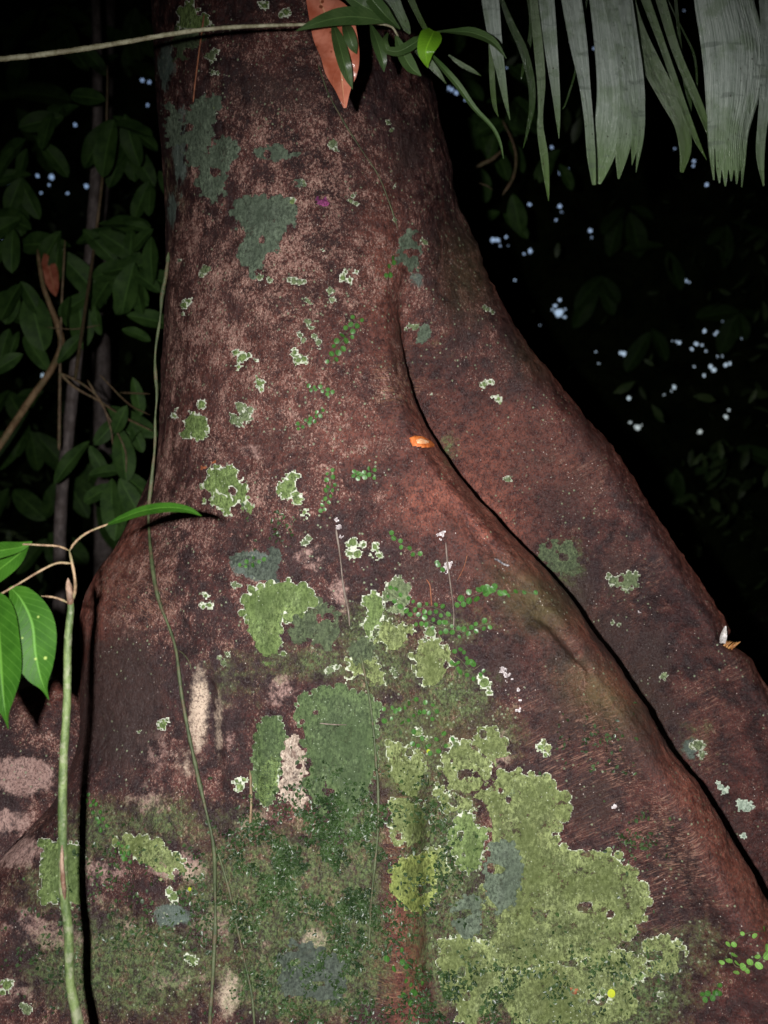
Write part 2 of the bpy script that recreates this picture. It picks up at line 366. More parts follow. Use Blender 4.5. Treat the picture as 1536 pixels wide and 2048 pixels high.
M_CREEPB = leaf_material('creeper_leaf_pale', (.15, .35, .06), (.22, .45, .10), veins=False, gloss=.35, tr=.15)
M_MOSS = leaf_material('moss_leaf', (.010, .026, .008), (.050, .095, .028), veins=False, gloss=.35, tr=.05)
M_FAR = leaf_material('forest_leaf', (.025, .055, .015), (.07, .11, .035), veins=False, gloss=.5, tr=.1)

def palm_material(name, c0, c1, green):
    t = NT(name); uv = t.uv(); g = t.geo()
    sp = t.n('ShaderNodeSeparateXYZ'); t.l(uv, sp.inputs[0]); u, v = sp.outputs[0], sp.outputs[1]
    lines = t.noise(t.mapping(uv, scale=(2.0, 30, 1)), 1.0, 4, .75); lines2 = t.noise(t.mapping(uv, scale=(4.5, 95, 1)), 1.0, 2, .6)
    f = t.math('ADD', t.math('MULTIPLY', lines, .6), t.math('MULTIPLY', lines2, .4))
    col = t.mix(t.rng(f, .36, .62), c0, c1)
    blot = t.rng(t.noise(t.mapping(g, loc=(1, 1, 1)), 22, 4, .6), .48, .64)
    col = t.mix(t.math('MULTIPLY', blot, .45), col, green)
    col = t.mix(t.rng(u, .72, 1.0), col, green)
    cross = t.rng(t.noise(t.mapping(g, scale=(.25, .3, 1)), 70, 2, .5), .62, .68)
    col = t.mix(t.math('MULTIPLY', cross, .45), col, tuple(c * .5 for c in c0))
    specks = t.math('MULTIPLY', t.rng(t.voro(t.mapping(g, scale=(1, 1, .6)), 140), .16, .11), t.rng(t.noise(g, 18, 3), .54, .60))
    col = t.mix(specks, col, (.03, .018, .012))
    return t.done(col, t.rng(t.noise(g, 25, 3), .4, .6, .13, .36), t.bump(t.math('ADD', f, t.math('MULTIPLY', t.noise(t.mapping(g, scale=(1, 1, .3)), 55, 3), 3.0)), .8, .005), .85, trans=(.12, green))
M_PALM = palm_material('palm_underside', (.17, .215, .18), (.44, .50, .45), (.11, .17, .075))
M_PALMG = palm_material('palm_green', (.105, .145, .085), (.19, .25, .155), (.07, .12, .035))
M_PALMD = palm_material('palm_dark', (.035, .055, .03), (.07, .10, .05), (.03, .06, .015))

def stem_material(name, c0, c1, c2=None, scale=60, gloss=.5, amt=.5):
    t = NT(name); g = t.geo()
    col = t.mix(t.rng(t.noise(t.mapping(g, scale=(1, 1, .35)), scale, 5, .7), .38, .62), c0, c1)
    if c2: col = t.mix(t.math('MULTIPLY', t.rng(t.noise(t.mapping(g, loc=(4, 4, 4)), scale * .5, 5, .7), .50, .58), amt), col, c2)
    return t.done(col, gloss, t.bump(t.noise(g, 260, 4, .7), .8, .002), .4)
M_STEMG = stem_material('green_stem', (.045, .075, .022), (.12, .165, .058), (.24, .24, .17), 60)
M_STEMS = stem_material('scarred_stem', (.10, .05, .03), (.25, .17, .12), (.05, .03, .02), 70)
M_TWIG = stem_material('brown_twig', (.13, .08, .045), (.27, .19, .11), (.10, .12, .05), 90)
M_VINE = stem_material('liana', (.038, .055, .022), (.085, .105, .048), (.12, .07, .045), 60)
M_THREAD = stem_material('dry_tendril', (.11, .085, .065), (.22, .18, .15), None, 60)
M_BGTRUNK = stem_material('thin_trunk', (.11, .09, .085), (.24, .20, .19), (.07, .05, .04), 30, .7)
M_BGBRANCH = stem_material('brown_branch', (.20, .12, .06), (.36, .24, .13), (.12, .12, .05), 40, .6)
M_FRESH = stem_material('fresh_wood', (.62, .28, .12), (.80, .50, .28), (.85, .6, .4), 200, .5)
M_RIMCUT = stem_material('cut_bark_edge', (.45, .10, .02), (.66, .20, .05), None, 200, .5)
M_RESIN = stem_material('resin', (.25, .10, .03), (.5, .26, .09), None, 200, .25)
M_CHIP = stem_material('pale_splinter', (.42, .40, .38), (.72, .70, .68), (.2, .16, .12), 200, .4)
M_WORM = stem_material('caterpillar_skin', (.05, .05, .06), (.30, .28, .28), None, 300, .4)

# ------------------------------------------------------------------ setting: ground, distant forest
t = NT('forest_floor'); g = t.geo()
c = t.mix(t.rng(t.noise(g, 25, 6, .7), .35, .65), (.018, .011, .007), (.085, .05, .028))
c = t.mix(t.rng(t.voro(g, 14), .25, .15), c, (.10, .055, .03))
M_GROUND = t.done(c, .8, t.bump(t.noise(g, 30, 6, .7), 1, .03))
n = 161; xs = np.sign(np.linspace(-1, 1, n)) * np.abs(np.linspace(-1, 1, n)) ** 2.2 * 90
GX, GY = np.meshgrid(xs, xs); GZ = .05 * fbm(GX * .8, GY * .8, 4, 3)
tag(mesh_obj('ground', np.stack([GX, GY, GZ], -1).reshape(-1, 3), grid_faces(n, n), M_GROUND), 'dark leaf-strewn rainforest floor', None, None, 'structure')

# sky gaps seen through the far forest: (px, py, radius px)
GAPS = [(272,67,6),(275,138,8),(285,160,8),(299,165,5),(152,195,8),(192,255,6),(150,250,4),(190,210,4),(3,345,8),(27,350,7),(75,352,7),(103,354,8),
 (98,370,5),(172,372,5),(135,387,6),(82,386,5),(20,372,4),(295,210,5),(6,485,7),(247,505,6),(220,505,4),(85,751,6),(232,503,4),(60,235,3),(40,225,3),
 (903,180,10),(895,176,7),(912,186,7),(954,189,6),(1000,192,6),(1013,135,5),(960,257,8),(967,255,7),(950,260,6),(1128,341,7),(1135,338,5),(1120,345,5),(1059,409,7),
 (1120,413,5),(1123,424,4),(1112,440,5),(995,480,7),(1012,474,6),(986,480,6),(1016,492,5),(1000,492,5),(1060,502,6),(1048,507,5),(1180,462,5),(1183,475,4),
 (1386,332,7),(1388,322,5),(1350,297,5),(1413,370,5),(893,32,3),(1188,97,5),(1103,295,4),(1368,22,3),
 (1118,626,12),(1105,619,5),(1130,619,6),(1110,612,5),(1130,634,5),(1119,600,4),(1192,704,4),(1197,727,5),(1248,708,6),(1250,729,6),(1242,706,4),
 (1353,683,5),(1345,682,4),(1359,686,4),(1384,698,5),(1392,688,5),(1405,690,8),(1412,703,5),(1408,662,5),(1430,669,6),(1435,664,4),(1445,656,5),(1389,734,6),(1408,751,4),
 (1428,740,8),(1422,734,5),(1445,713,5),(1460,727,6),(1452,730,5),(1435,714,5),(1348,775,5),(1343,782,4),(1328,790,4),(1257,797,5),(1260,845,5),(1275,855,7),(1283,850,5),
 (1324,842,4),(1452,834,6),(1458,820,5),(1400,862,5),(1395,866,4),(1378,565,5),(1372,562,4),(1483,677,3),(1445,640,4),(1080,650,4),(905,235,4),(930,200,4),(870,230,5),
 (1030,560,3),(1270,1010,0)]
M_WALL = None
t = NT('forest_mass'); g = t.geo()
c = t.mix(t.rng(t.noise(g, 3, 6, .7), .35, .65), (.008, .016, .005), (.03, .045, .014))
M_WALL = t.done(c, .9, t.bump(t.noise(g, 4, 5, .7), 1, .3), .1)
def dome_pt(az, el):
    """a point of the forest mass in direction az (0 = +Y), el from the camera, radians"""
    r = 14 / np.sqrt(np.cos(el) ** 2 + (np.sin(el) * 1.45) ** 2)
    r = r * (1 + .07 * fbm(az * 6, el * 6, 3, 11))
    return np.stack([r * np.cos(el) * np.sin(az), r * np.cos(el) * np.cos(az), CAMZ + r * np.sin(el)], -1)
# fine part in front, cut by the gaps
def dome_sheet(a0, a1, na, e0, e1, ne, cut=False):
    A, E = np.meshgrid(np.linspace(a0, a1, na), np.linspace(e0, e1, ne)); v = dome_pt(A, E).reshape(-1, 3); f = grid_faces(ne, na)
    if cut:
        cc = v[f].mean(1); px = 768 + cc[:, 0] / cc[:, 1] * FPX; py = 1024 - (cc[:, 2] - CAMZ) / cc[:, 1] * FPX
        keep = np.ones(len(f), bool)
        wob = 1 + .35 * vnoise(px / 5, py / 5, 4)
        for gi, (gx, gy, gr) in enumerate(GAPS): gr = gr * (.46, .8, .6, .86, .4)[gi % 5]; keep &= ((px - gx) ** 2 + (py - gy) ** 2) > (gr * .84 * wob) ** 2
        f = f[keep]
    return v, f
vs, fs, k = [], [], 0
HA = .40
for args in ((-HA, HA, 900, R(1), R(34), 620, True), (-HA, HA, 40, R(-12), R(1), 12), (-HA, HA, 40, R(34), R(90), 24), (HA, 2 * math.pi - HA, 120, R(-12), R(90), 40)):  # unseen shell closed overhead and behind the camera, shaped to keep sky light out
    v, f = dome_sheet(*args); vs.append(v); fs.append(f + k); k += len(v)
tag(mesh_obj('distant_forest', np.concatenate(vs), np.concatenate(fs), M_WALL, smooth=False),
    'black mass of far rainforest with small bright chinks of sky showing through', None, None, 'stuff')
# leaves hanging in front of that mass, too many and too dim to count
mb = MB()
gd = np.array([(a, b) for a, b, c_ in GAPS])
for i in range(5200):
    d = rng.uniform(6.5, 12.5); px, py = rng.uniform(-500, 2100), rng.uniform(-500, 1500)
    dens = fbm(np.array([px / 300]), np.array([py / 260]), 3, 5)[0]
    if dens < -.05 and rng.uniform() < .8: continue
    if np.min((gd[:, 0] - px) ** 2 + (gd[:, 1] - py) ** 2) < 30 ** 2: continue
    b = P(px, py, d); dr = rng.normal(size=3); dr[2] = -abs(dr[2]); dr /= np.linalg.norm(dr); Lf = rng.uniform(.09, .2)
    leaf(mb, b, b + dr * Lf, Lf * .36, rng.normal(size=3) + np.array([0, -1.2, .6]), .2, .2, 5, 1)
tag(mb.build('forest_foliage', M_FAR), 'dim leaves hanging in the dark forest far behind the tree', None, None, 'stuff')

# ------------------------------------------------------------------ the buttressed tree
TREE = empty('buttressed_tree', (0.0, 2.15, 0.0), 'big rainforest tree with red-brown lichen-spotted bark and spreading buttress roots', 'tree')
fr = [-1, -.9, -.66, -.33, 0, .2, .34, .45, .55, .65, .73, .84, .95, 1.0]
def round_row(L, Rr, dc, Rm):
    m, h = (L + Rr) / 2, (Rr - L) / 2
    return [(m + f_ * h, dc - Rm * math.sqrt(max(0, 1 - f_ * f_))) for f_ in fr]
ROWS = [(-6500, round_row(330, 690, 2.2, .19), 2.2), (-2500, round_row(310, 740, 2.2, .24), 2.2), (-900, round_row(300, 770, 2.2, .27), 2.2),
 (-300, round_row(298, 800, 2.18, .28), 2.18), (0, round_row(303, 838, 2.18, .29), 2.18), (150, round_row(312, 862, 2.18, .295), 2.18),
 (300, round_row(322, 897, 2.19, .30), 2.19), (420, round_row(331, 930, 2.2, .315), 2.2)]
def R_(py, *pts): ROWS.append((py, list(pts), None))
R_(600, (332,2.2),(345,2.08),(400,1.975),(500,1.90),(600,1.87),(680,1.875),(725,1.885),(752,1.895),(772,1.91),(790,1.94),(806,1.975),(875,1.985),(970,2.08),(1002,2.18))
R_(750, (323,2.2),(338,2.08),(395,1.97),(500,1.89),(600,1.86),(680,1.858),(725,1.858),(755,1.860),(785,1.875),(814,1.93),(816,2.03),(915,2.03),(1060,2.09),(1103,2.17))
R_(880, (315,2.2),(332,2.07),(395,1.95),(500,1.88),(600,1.85),(680,1.848),(730,1.842),(775,1.832),(825,1.84),(868,1.90),(855,2.06),(1000,2.05),(1160,2.09),(1212,2.16))
R_(980, (290,2.2),(315,2.06),(395,1.94),(500,1.87),(600,1.842),(690,1.838),(750,1.83),(825,1.805),(890,1.81),(938,1.88),(915,2.07),(1080,2.06),(1225,2.09),(1278,2.15))
R_(1080, (240,2.16),(272,2.04),(365,1.94),(482,1.87),(600,1.835),(698,1.83),(782,1.82),(888,1.79),(970,1.79),(1032,1.865),(1000,2.08),(1165,2.07),(1292,2.09),(1345,2.14))
R_(1175, (180,2.11),(218,2.0),(328,1.92),(463,1.86),(600,1.825),(712,1.815),(822,1.815),(955,1.775),(1050,1.77),(1124,1.85),(1090,2.08),(1240,2.07),(1355,2.085),(1408,2.135))
R_(1230, (163,2.10),(200,1.99),(318,1.91),(458,1.855),(600,1.82),(718,1.81),(838,1.81),(985,1.768),(1088,1.76),(1165,1.84),(1130,2.08),(1285,2.075),(1390,2.085),(1443,2.13))
R_(1350, (160,2.06),(198,1.96),(310,1.89),(450,1.845),(600,1.808),(730,1.795),(870,1.80),(1060,1.755),(1170,1.742),(1254,1.825),(1210,2.08),(1370,2.07),(1472,2.08),(1524,2.125))
R_(1500, (153,2.0),(190,1.92),(300,1.865),(440,1.83),(600,1.79),(745,1.775),(905,1.79),(1140,1.735),(1265,1.718),(1350,1.80),(1300,2.08),(1460,2.065),(1570,2.07),(1625,2.12))
R_(1600, (110,1.96),(150,1.89),(275,1.845),(435,1.81),(600,1.775),(755,1.758),(930,1.78),(1195,1.72),(1325,1.705),(1416,1.785),(1365,2.08),(1530,2.06),(1640,2.065),(1690,2.115))
R_(1720, (0,1.93),(60,1.865),(240,1.82),(430,1.79),(600,1.755),(765,1.74),(955,1.765),(1260,1.705),(1398,1.69),(1486,1.77),(1430,2.07),(1605,2.055),(1710,2.06),(1765,2.11))
R_(1900, (-130,1.9),(-50,1.835),(190,1.79),(410,1.765),(600,1.73),(775,1.715),(975,1.74),(1350,1.685),(1505,1.665),(1595,1.745),(1540,2.06),(1730,2.045),(1850,2.05),(1910,2.1))
R_(2100, (-250,1.87),(-150,1.81),(150,1.75),(390,1.73),(600,1.70),(780,1.685),(1000,1.71),(1440,1.66),(1630,1.64),(1725,1.72),(1670,2.05),(1880,2.035),(2010,2.04),(2080,2.09))
R_(2700, (-800,1.8),(-600,1.75),(0,1.66),(330,1.62),(600,1.58),(800,1.55),(1080,1.58),(1700,1.54),(2050,1.52),(2200,1.60),(2150,2.0),(2400,1.98),(2550,2.0),(2650,2.05))
net = []; lev = []
for py, pts, dc in ROWS:
    c0, c13 = pts[0], pts[-1]
    if dc:
        m, h = (c0[0] + c13[0]) / 2, (c13[0] - c0[0]) / 2; rm = h * dc / FPX
        bk = [(m + h * math.cos(a), dc + rm * math.sin(a)) for a in (R(30), R(60), R(90), R(120), R(150))]
    else:
        bk = [(c13[0] - 25, c13[1] + .06), (max(780, c13[0] - 330 - (c13[0]-1000)*.3), 2.36), (620, 2.46), (430, 2.40), (c0[0] + 30, c0[1] + .08)]
    net.append(pts + bk); lev.append(py)
net = np.array(net); lev = np.array(lev, float)
for i_, L_ in enumerate(lev):
    w3 = min(1, max(0, (L_ - 700) / 350)) * (L_ < 2500); w4 = min(1, max(0, (L_ - 500) / 400)) * (L_ < 2500)
    e3 = net[i_, 9, 0]; net[i_, 8, 0] += w3 * (e3 - net[i_, 8, 0]) * .22; net[i_, 7, 0] += w3 * (e3 - net[i_, 7, 0]) * .22
    net[i_, 7, 1] += .022 * w3; net[i_, 8, 1] -= .012 * w3; net[i_, 6, 1] += .012 * w3
    e4 = net[i_, 13, 0]; net[i_, 12, 0] += w4 * (e4 - net[i_, 12, 0]) * .30; net[i_, 12, 1] -= .030 * w4; net[i_, 11, 1] += .012 * w4
    net[i_, 11, 0] += w4 * (net[i_, 12, 0] - net[i_, 11, 0]) * .25         # rows x 19 x 2
def hermite(xk, yk, x):
    m = np.zeros_like(yk); dx = np.diff(xk)
    sl = np.diff(yk, axis=0) / dx.reshape(-1, *([1] * (yk.ndim - 1)))
    m[1:-1] = (sl[:-1] * dx[1:].reshape(-1, *([1]*(yk.ndim-1))) + sl[1:] * dx[:-1].reshape(-1, *([1]*(yk.ndim-1)))) / (dx[:-1] + dx[1:]).reshape(-1, *([1]*(yk.ndim-1)))
    m[0] = sl[0]; m[-1] = sl[-1]
    i = np.clip(np.searchsorted(xk, x, 'right') - 1, 0, len(xk) - 2)
    h = (xk[i+1] - xk[i]).reshape(-1, *([1]*(yk.ndim-1))); u = ((x - xk[i]) ).reshape(-1, *([1]*(yk.ndim-1))) / h
    return (2*u**3-3*u**2+1)*yk[i] + (u**3-2*u**2+u)*h*m[i] + (-2*u**3+3*u**2)*yk[i+1] + (u**3-u**2)*h*m[i+1]
STEP = 4.0
rowy = np.concatenate([np.linspace(-6500, -160, 60)[:-1], np.arange(-160, 2140, STEP), np.linspace(2140, 2700, 40)])
rn = hermite(lev, net, rowy)                            # nrow x 19 x 2
K = 19; segs = [int(max(24, s_ / STEP)) for s_ in (45, 130, 190, 170, 150, 190, 300, 110, 90, 60, 170, 110, 60)] + [10, 16, 14, 10, 14, 12]
cols = []
for j in range(K):
    p0, p1, p2, p3 = (rn[:, (j + q) % K] for q in (-1, 0, 1, 2))
    # centripetal-like tangents keep the tight turns at the edges from overshooting
    def chord(a, b): return np.sqrt(np.hypot((a[:, 0] - b[:, 0]) / 1000, a[:, 1] - b[:, 1]) + 1e-4)[:, None]
    d01, d12, d23 = chord(p0, p1), chord(p1, p2), chord(p2, p3)
    m1 = (p1 - p0) / d01 - (p2 - p0) / (d01 + d12) + (p2 - p1) / d12
    m2 = (p2 - p1) / d12 - (p3 - p1) / (d12 + d23) + (p3 - p2) / d23
    for u in np.arange(segs[j]) / segs[j]:
        cols.append((2*u**3-3*u**2+1)*p1 + (u**3-2*u**2+u)*d12*m1 + (-2*u**3+3*u**2)*p2 + (u**3-u**2)*d12*m2)
G = np.stack(cols, 1)                                   # nrow x ncol x 2 (px, d)
PX = G[..., 0]; D = G[..., 1]; PY = np.repeat(rowy[:, None], PX.shape[1], 1)
colid = np.concatenate([j + np.arange(segs[j]) / segs[j] for j in range(K)])
front = np.clip((13.6 - colid) / .4, 0, 1) * np.clip((colid + .4) / .4, 0, 1)
def line_dist(px, py, pts):
    best = np.full(px.shape, 1e9); tt = np.zeros(px.shape); n = len(pts) - 1
    for i in range(n):
        ax, ay = pts[i]; bx, by = pts[i + 1]; L2 = (bx-ax)**2 + (by-ay)**2
        u = np.clip(((px-ax)*(bx-ax) + (py-ay)*(by-ay)) / L2, 0, 1)
        dd = np.hypot(px - ax - u*(bx-ax), py - ay - u*(by-ay)); w_ = dd < best
        best = np.where(w_, dd, best); tt = np.where(w_, (i + u) / n, tt)
    return best, tt
# broken notch in the far right buttress
nb = np.exp(-(((PY - 1284) / 17) ** 2)) * np.clip((colid - 11.8) / .9, 0, 1) * (colid < 14.6)
PX = PX - 34 * nb
lump = np.clip((colid - 12.2) / .5, 0, 1) * (colid < 14.3)
PX = PX + lump * (5 * fbm(PY / 45, PY * 0, 3, 31) + 3.5 * np.maximum(0, vnoise(PY / 11, PY * 0, 8)) * (PY > 480))
X = (PX - 768) * D / FPX; Z = CAMZ - (PY - 1024) * D / FPX
V = np.stack([X, D, Z], -1)
# relief pushed along the surface normal
du = np.roll(V, -1, 1) - np.roll(V, 1, 1); dv = np.gradient(V, axis=0); N = np.cross(du, dv); N /= np.linalg.norm(N, axis=-1, keepdims=True) + 1e-12
if N[300, 250, 1] > 0: N = -N
arc = np.cumsum(np.linalg.norm(np.diff(V, axis=1, prepend=V[:, :1]), axis=-1), 1) * 1000
hh = .004 * fbm(arc / 130, PY / 170, 3, 41) + .0030 * fbm(arc / 42, PY / 60, 3, 42) + .0013 * fbm(arc / 13, PY / 20, 3, 43) + .0008 * vnoise(arc / 6, PY / 7, 44)
FOLDS = [  # polyline, width px, height m (negative = furrow)
 ([(812,1560),(800,1700),(790,1850),(800,2060)], 28, .02), ([(868,1560),(872,1700),(870,1850),(880,2060)], 30, -.027),
 ([(735,1050),(760,1300),(775,1500)], 26, .005), ([(700,1020),(715,1250),(730,1450)], 24, -.005),
 ([(1062,1240),(1105,1290),(1140,1330),(1180,1362)], 16, -.013), ([(1080,1215),(1130,1262),(1190,1330)], 26, .008),
 ([(1010,1290),(1060,1400),(1110,1500)], 50, -.008), ([(410,1330),(425,1480),(440,1640)], 14, -.008), ([(385,1330),(395,1480),(408,1600)], 16, .006),
 ([(445,1340),(460,1500),(480,1600)], 14, .006), ([(490,1400),(505,1560),(500,1650)], 16, -.008), ([(250,1100),(330,1250),(380,1320)], 40, -.008),
 ([(980,1540),(975,1700),(960,1900)], 30, -.006), ([(560,1700),(590,1900),(600,2060)], 60, .01), ([(300,1650),(330,1800),(360,2060)], 70, .012),
 ([(1140,1050),(1230,1250),(1330,1400),(1400,1560)], 40, -.010), ([(905,330),(900,500),(950,700),(1010,850)], 50, -.012),
 ([(380,1700),(450,1850),(470,2040)], 34, -.012), ([(660,1650),(690,1850),(700,2040)], 36, -.011), ([(845,260),(800,400),(790,560)], 26, -.007)]
for pts, wd, am in FOLDS:
    dd, tt = line_dist(PX, PY, pts); hh = hh + am * np.exp(-(dd / wd) ** 2) * np.clip(np.minimum(tt, 1 - tt) * 6, 0, 1) * (front > .5)
# small pits and knots
for i in range(160):
    cx, cy, r0 = rng.uniform(330, 1450), rng.uniform(0, 2040), rng.uniform(4, 11)
    hh = hh + rng.choice([.0022, -.0018]) * np.exp(-((PX - cx) ** 2 + (PY - cy) ** 2) / r0 ** 2) if i < 60 else hh
hh = hh * np.where(rowy < -200, 3, 1)[:, None]
V = V + N * hh[..., None]
# ---- what grows where, plus painted crest highlights and furrow shade: soft regions as attributes
def blobs(lst):
    m = np.zeros(PX.shape)
    for b in lst:
        cx, cy, rx, ry = b[:4]; s_ = b[4] if len(b) > 4 else 1.0; ang = R(b[5]) if len(b) > 5 else 0
        x = PX - cx; y = PY - cy; xr = x * math.cos(ang) + y * math.sin(ang); yr = -x * math.sin(ang) + y * math.cos(ang)
        m = np.maximum(m, s_ * np.exp(-((xr / rx) ** 2 + (yr / ry) ** 2) * .9))
    return (m * front[None]).ravel()
on3 = (colid > 5.6) & (colid < 9.6); on4 = (colid >= 9.6) & (colid < 13.8); on0 = (colid < 5.6)
rz = lambda m: m.reshape(PX.shape)
crest3 = np.exp(-((colid - 8.75) / .62) ** 2)[None] * np.clip((PY - 700) / 200, 0, 1)
crest4 = np.exp(-((colid - 13.0) / .45) ** 2)[None] * np.clip((PY - 450) / 300, 0, 1)
crest0 = np.exp(-((colid - .5) / .8) ** 2)[None] * np.clip((PY - 1000) / 60, 0, 1) * np.clip((1480 - PY) / 200, 0, 1)
red = np.maximum.reduce([crest3, crest4 * 1.0, crest0 * .7, rz(blobs([(1000,900,220,100,.45),(960,1010,110,90,.7,45),(770,560,60,180,.5),(820,1900,40,170,.8),(880,1000,90,60,.8),(700,860,120,90,.4),(560,760,260,220,.25)]))])
attrs = {
 'm_red': red.ravel(),
 'm_pale': np.maximum(.55 * (np.exp(-((colid - .7) / .6) ** 2)[None] * np.clip((PY - 1000) / 60, 0, 1) * np.clip((1500 - PY) / 200, 0, 1)).ravel() + .75 * (np.exp(-((colid - 12.6) / .4) ** 2)[None] * np.clip((PY - 600) / 200, 0, 1)).ravel() + .5 * (np.exp(-((colid - 8.9) / .4) ** 2)[None] * np.clip((PY - 1300) / 200, 0, 1)).ravel(), blobs([(340,1050,60,60,.8),(760,780,70,50,1.1),(560,560,260,240,1),(600,250,220,120,.6),(560,800,260,150,.7),(420,900,120,80,.8),(660,380,120,90,.9),(350,700,60,200,.8),(260,1150,90,120,.7),(520,960,60,60,.9),(1020,700,120,150,.2),(1140,1000,120,200,.3),(750,600,80,140,.6)])),
 'm_pink': blobs([(180,1820,380,260,.52),(560,1560,220,260,.5),(700,1200,150,120,.5),(420,1960,240,110,.5),(880,1480,110,90,.5),(1150,2000,200,60,.4),(50,1520,110,45,.85),(30,1700,80,50,.95),(120,1870,140,60,.75),(330,1960,120,60,.7),(200,1740,120,50,.7),(30,1980,90,70,.7),(420,1850,80,90,.7),(300,1500,80,90,.65),(960,1560,60,60,.5),(630,1110,80,60,.7),(680,1200,50,120,.7),(560,1380,60,60,.75),(600,1050,60,60,.6),(500,900,60,30,.7),(360,1730,80,40,.9),(60,1880,80,60,.6),(455,1960,40,80,.6),(1000,1500,40,70,.8),(660,1290,140,60,.5),(300,1600,90,60,.7),(800,1400,120,90,.45),(460,1480,60,120,.6),(150,1760,90,50,.7),(500,1640,120,50,.7),(250,1850,80,60,.65),(520,1900,60,60,.65),(700,1740,60,60,.6),(860,1330,80,60,.6),(730,1500,30,160,.55),(700,2000,80,50,.6),(60,1850,90,70,.7),(780,1120,60,60,.5),(930,1450,80,50,.55)]),
 'm_cream': blobs([(398,1420,26,110,.74),(436,1460,20,100,.62),(380,1520,60,60,.5),(300,1500,50,50,.4),(630,1880,36,34,.8),(380,1745,50,34,.6),(455,1990,34,60,.7)]),
 'm_dark': blobs([(690,1620,90,70,.9),(720,1820,70,110,.85),(560,1740,90,90,.5),(870,1800,30,160,.8),(600,2030,160,40,.5),(235,1400,110,170,1.1),(700,850,90,60,.5),(1130,1180,110,120,.8),(1230,1150,70,110,.7),(1300,1330,70,120,.9),(900,1060,60,70,.6),(1000,1330,70,100,.7),(1060,900,110,130,.6),(540,180,170,90,.7),(820,300,60,120,.7),(250,1560,120,60,.55),(640,780,200,70,.4),(560,880,160,50,.55),(470,1060,130,60,.5),(850,1150,100,90,.7),(760,900,80,60,.5),(930,1330,90,140,.5),(1120,1430,90,120,.7),(1180,1600,90,90,.8),(1230,1800,120,70,.7),(1130,1000,140,120,.6),(1220,1280,110,120,.75),(1300,1450,120,160,.75),(880,400,80,160,.45),(480,220,150,60,.5),(520,1560,60,90,.6),(1170,880,110,110,.6),(1400,1290,90,90,.5),(930,640,90,120,.45),(1380,1620,90,90,.0),(90,1950,120,60,.7),(400,1700,60,70,.6),(600,1560,200,30,.4),(820,1380,40,60,.6),(1350,1850,120,110,.5),(1470,1650,60,140,.6),(500,140,200,60,.5)]),
 'm_green': blobs([(350,350,50,180,.5),(450,1640,200,60,.6),(200,1660,120,90,.7),(560,1800,260,200,.85),(250,1930,260,140,.85),(330,1640,140,80,.7),(480,1350,120,90,.55),(1400,1900,90,120,.6),(560,1330,90,60,.6),(100,1780,120,90,.62),(820,1500,90,140,.95),(900,1400,110,90,.85),(1000,1900,220,160,1.05),(1200,2000,200,80,1.1),(740,1260,100,90,.8),(640,1330,90,50,.75),(350,1640,120,60,.6),(600,1960,200,100,1),(720,1700,60,200,.9),(1180,2000,200,60,1),(850,1560,60,60,.8),(880,1720,110,200,.9),(1100,1950,260,120,.95),(780,1330,180,110,.7),(900,1260,160,70,.55),(480,1720,120,100,.6),(990,1480,110,90,.6),(1140,1130,60,80,.6),(1330,1700,90,120,.4),(880,700,60,160,.35),(560,1260,140,140,.4),(1300,1930,180,90,.7),(690,1900,120,160,.9),(400,1350,80,80,.3),(1400,1480,70,100,.5),(1240,1180,60,70,.4),(900,900,30,60,.6),(345,470,30,120,.35)]),
 'm_smooth': (np.clip((colid - 6.2) / .8, 0, 1) * (colid < 14))[None].repeat(len(rowy), 0).ravel() * np.clip((PY.ravel() - 550) / 300, 0, 1),
 'm_olive': blobs([(1070,1200,80,50,.75,35),(1200,1390,80,45,.7,35),(1190,1880,60,60,.3),(940,540,50,90,.35),(880,1480,90,60,.4),(1090,700,60,50,.3),(800,1540,40,80,.4)]),
 'm_teal': blobs([(510,1130,60,34,.9),(360,300,26,140,.7),(330,130,22,70,.8),(345,420,18,60,.7),(1180,1120,40,30,.5),(350,1830,60,30,.85),(540,1290,60,60,.5),(1385,1500,30,40,.6),(830,560,30,30,.6),(880,1100,30,30,.4)]),
 'm_fleck': blobs([(680,640,130,140,1),(470,740,160,140,.8),(600,1240,220,140,.7),(850,320,90,170,.7),(460,980,150,80,1),(860,700,60,80,.9),(900,1450,140,100,.8),(430,130,80,140,.8),(1350,1700,110,160,.5)]),
 'm_sr': (np.maximum(crest3 * np.clip((PY - 720) / 200, 0, 1), rz(blobs([(1200,1500,190,260,.9),(1330,1700,150,200,.9),(1180,1280,120,90,.7),(1260,1180,110,150,.6),(1160,950,120,120,.55),(1420,1450,80,160,.7),(1480,1330,60,60,.6)])))).ravel(),
 'm_sl': blobs([(270,1180,110,130,.85),(240,1320,110,120,.6),(60,1500,90,90,.5),(120,1640,120,60,.5)]),
 'm_sh': blobs([(800,1750,34,330,.95),(790,760,60,90,.8),(780,1940,40,150,1)]),
}
tv = V.reshape(-1, 3); tf = grid_faces(*PX.shape, True)
trunk = mesh_obj('trunk', tv, tf[:, ::-1], BARK, TREE, True, attrs)
BV = BVHTree.FromPolygons([tuple(v) for v in tv.tolist()], tf.tolist())
EYE = Vector((0, 0, CAMZ))
def hit(px, py, off=0.0015, default=2.0):
    """point on the bark behind this place of the picture, lifted off it"""
    dr = Vector(((px - 768) / FPX, 1, -(py - 1024) / FPX)).normalized()
    loc, nr, ix, ds = BV.ray_cast(EYE, dr)
    if loc is None: return np.array(P(px, py, default)), np.array([0, -1, 0.]), False
    if nr.dot(dr) > 0: nr = -nr
    return np.array(loc + nr * off), np.array(nr), True

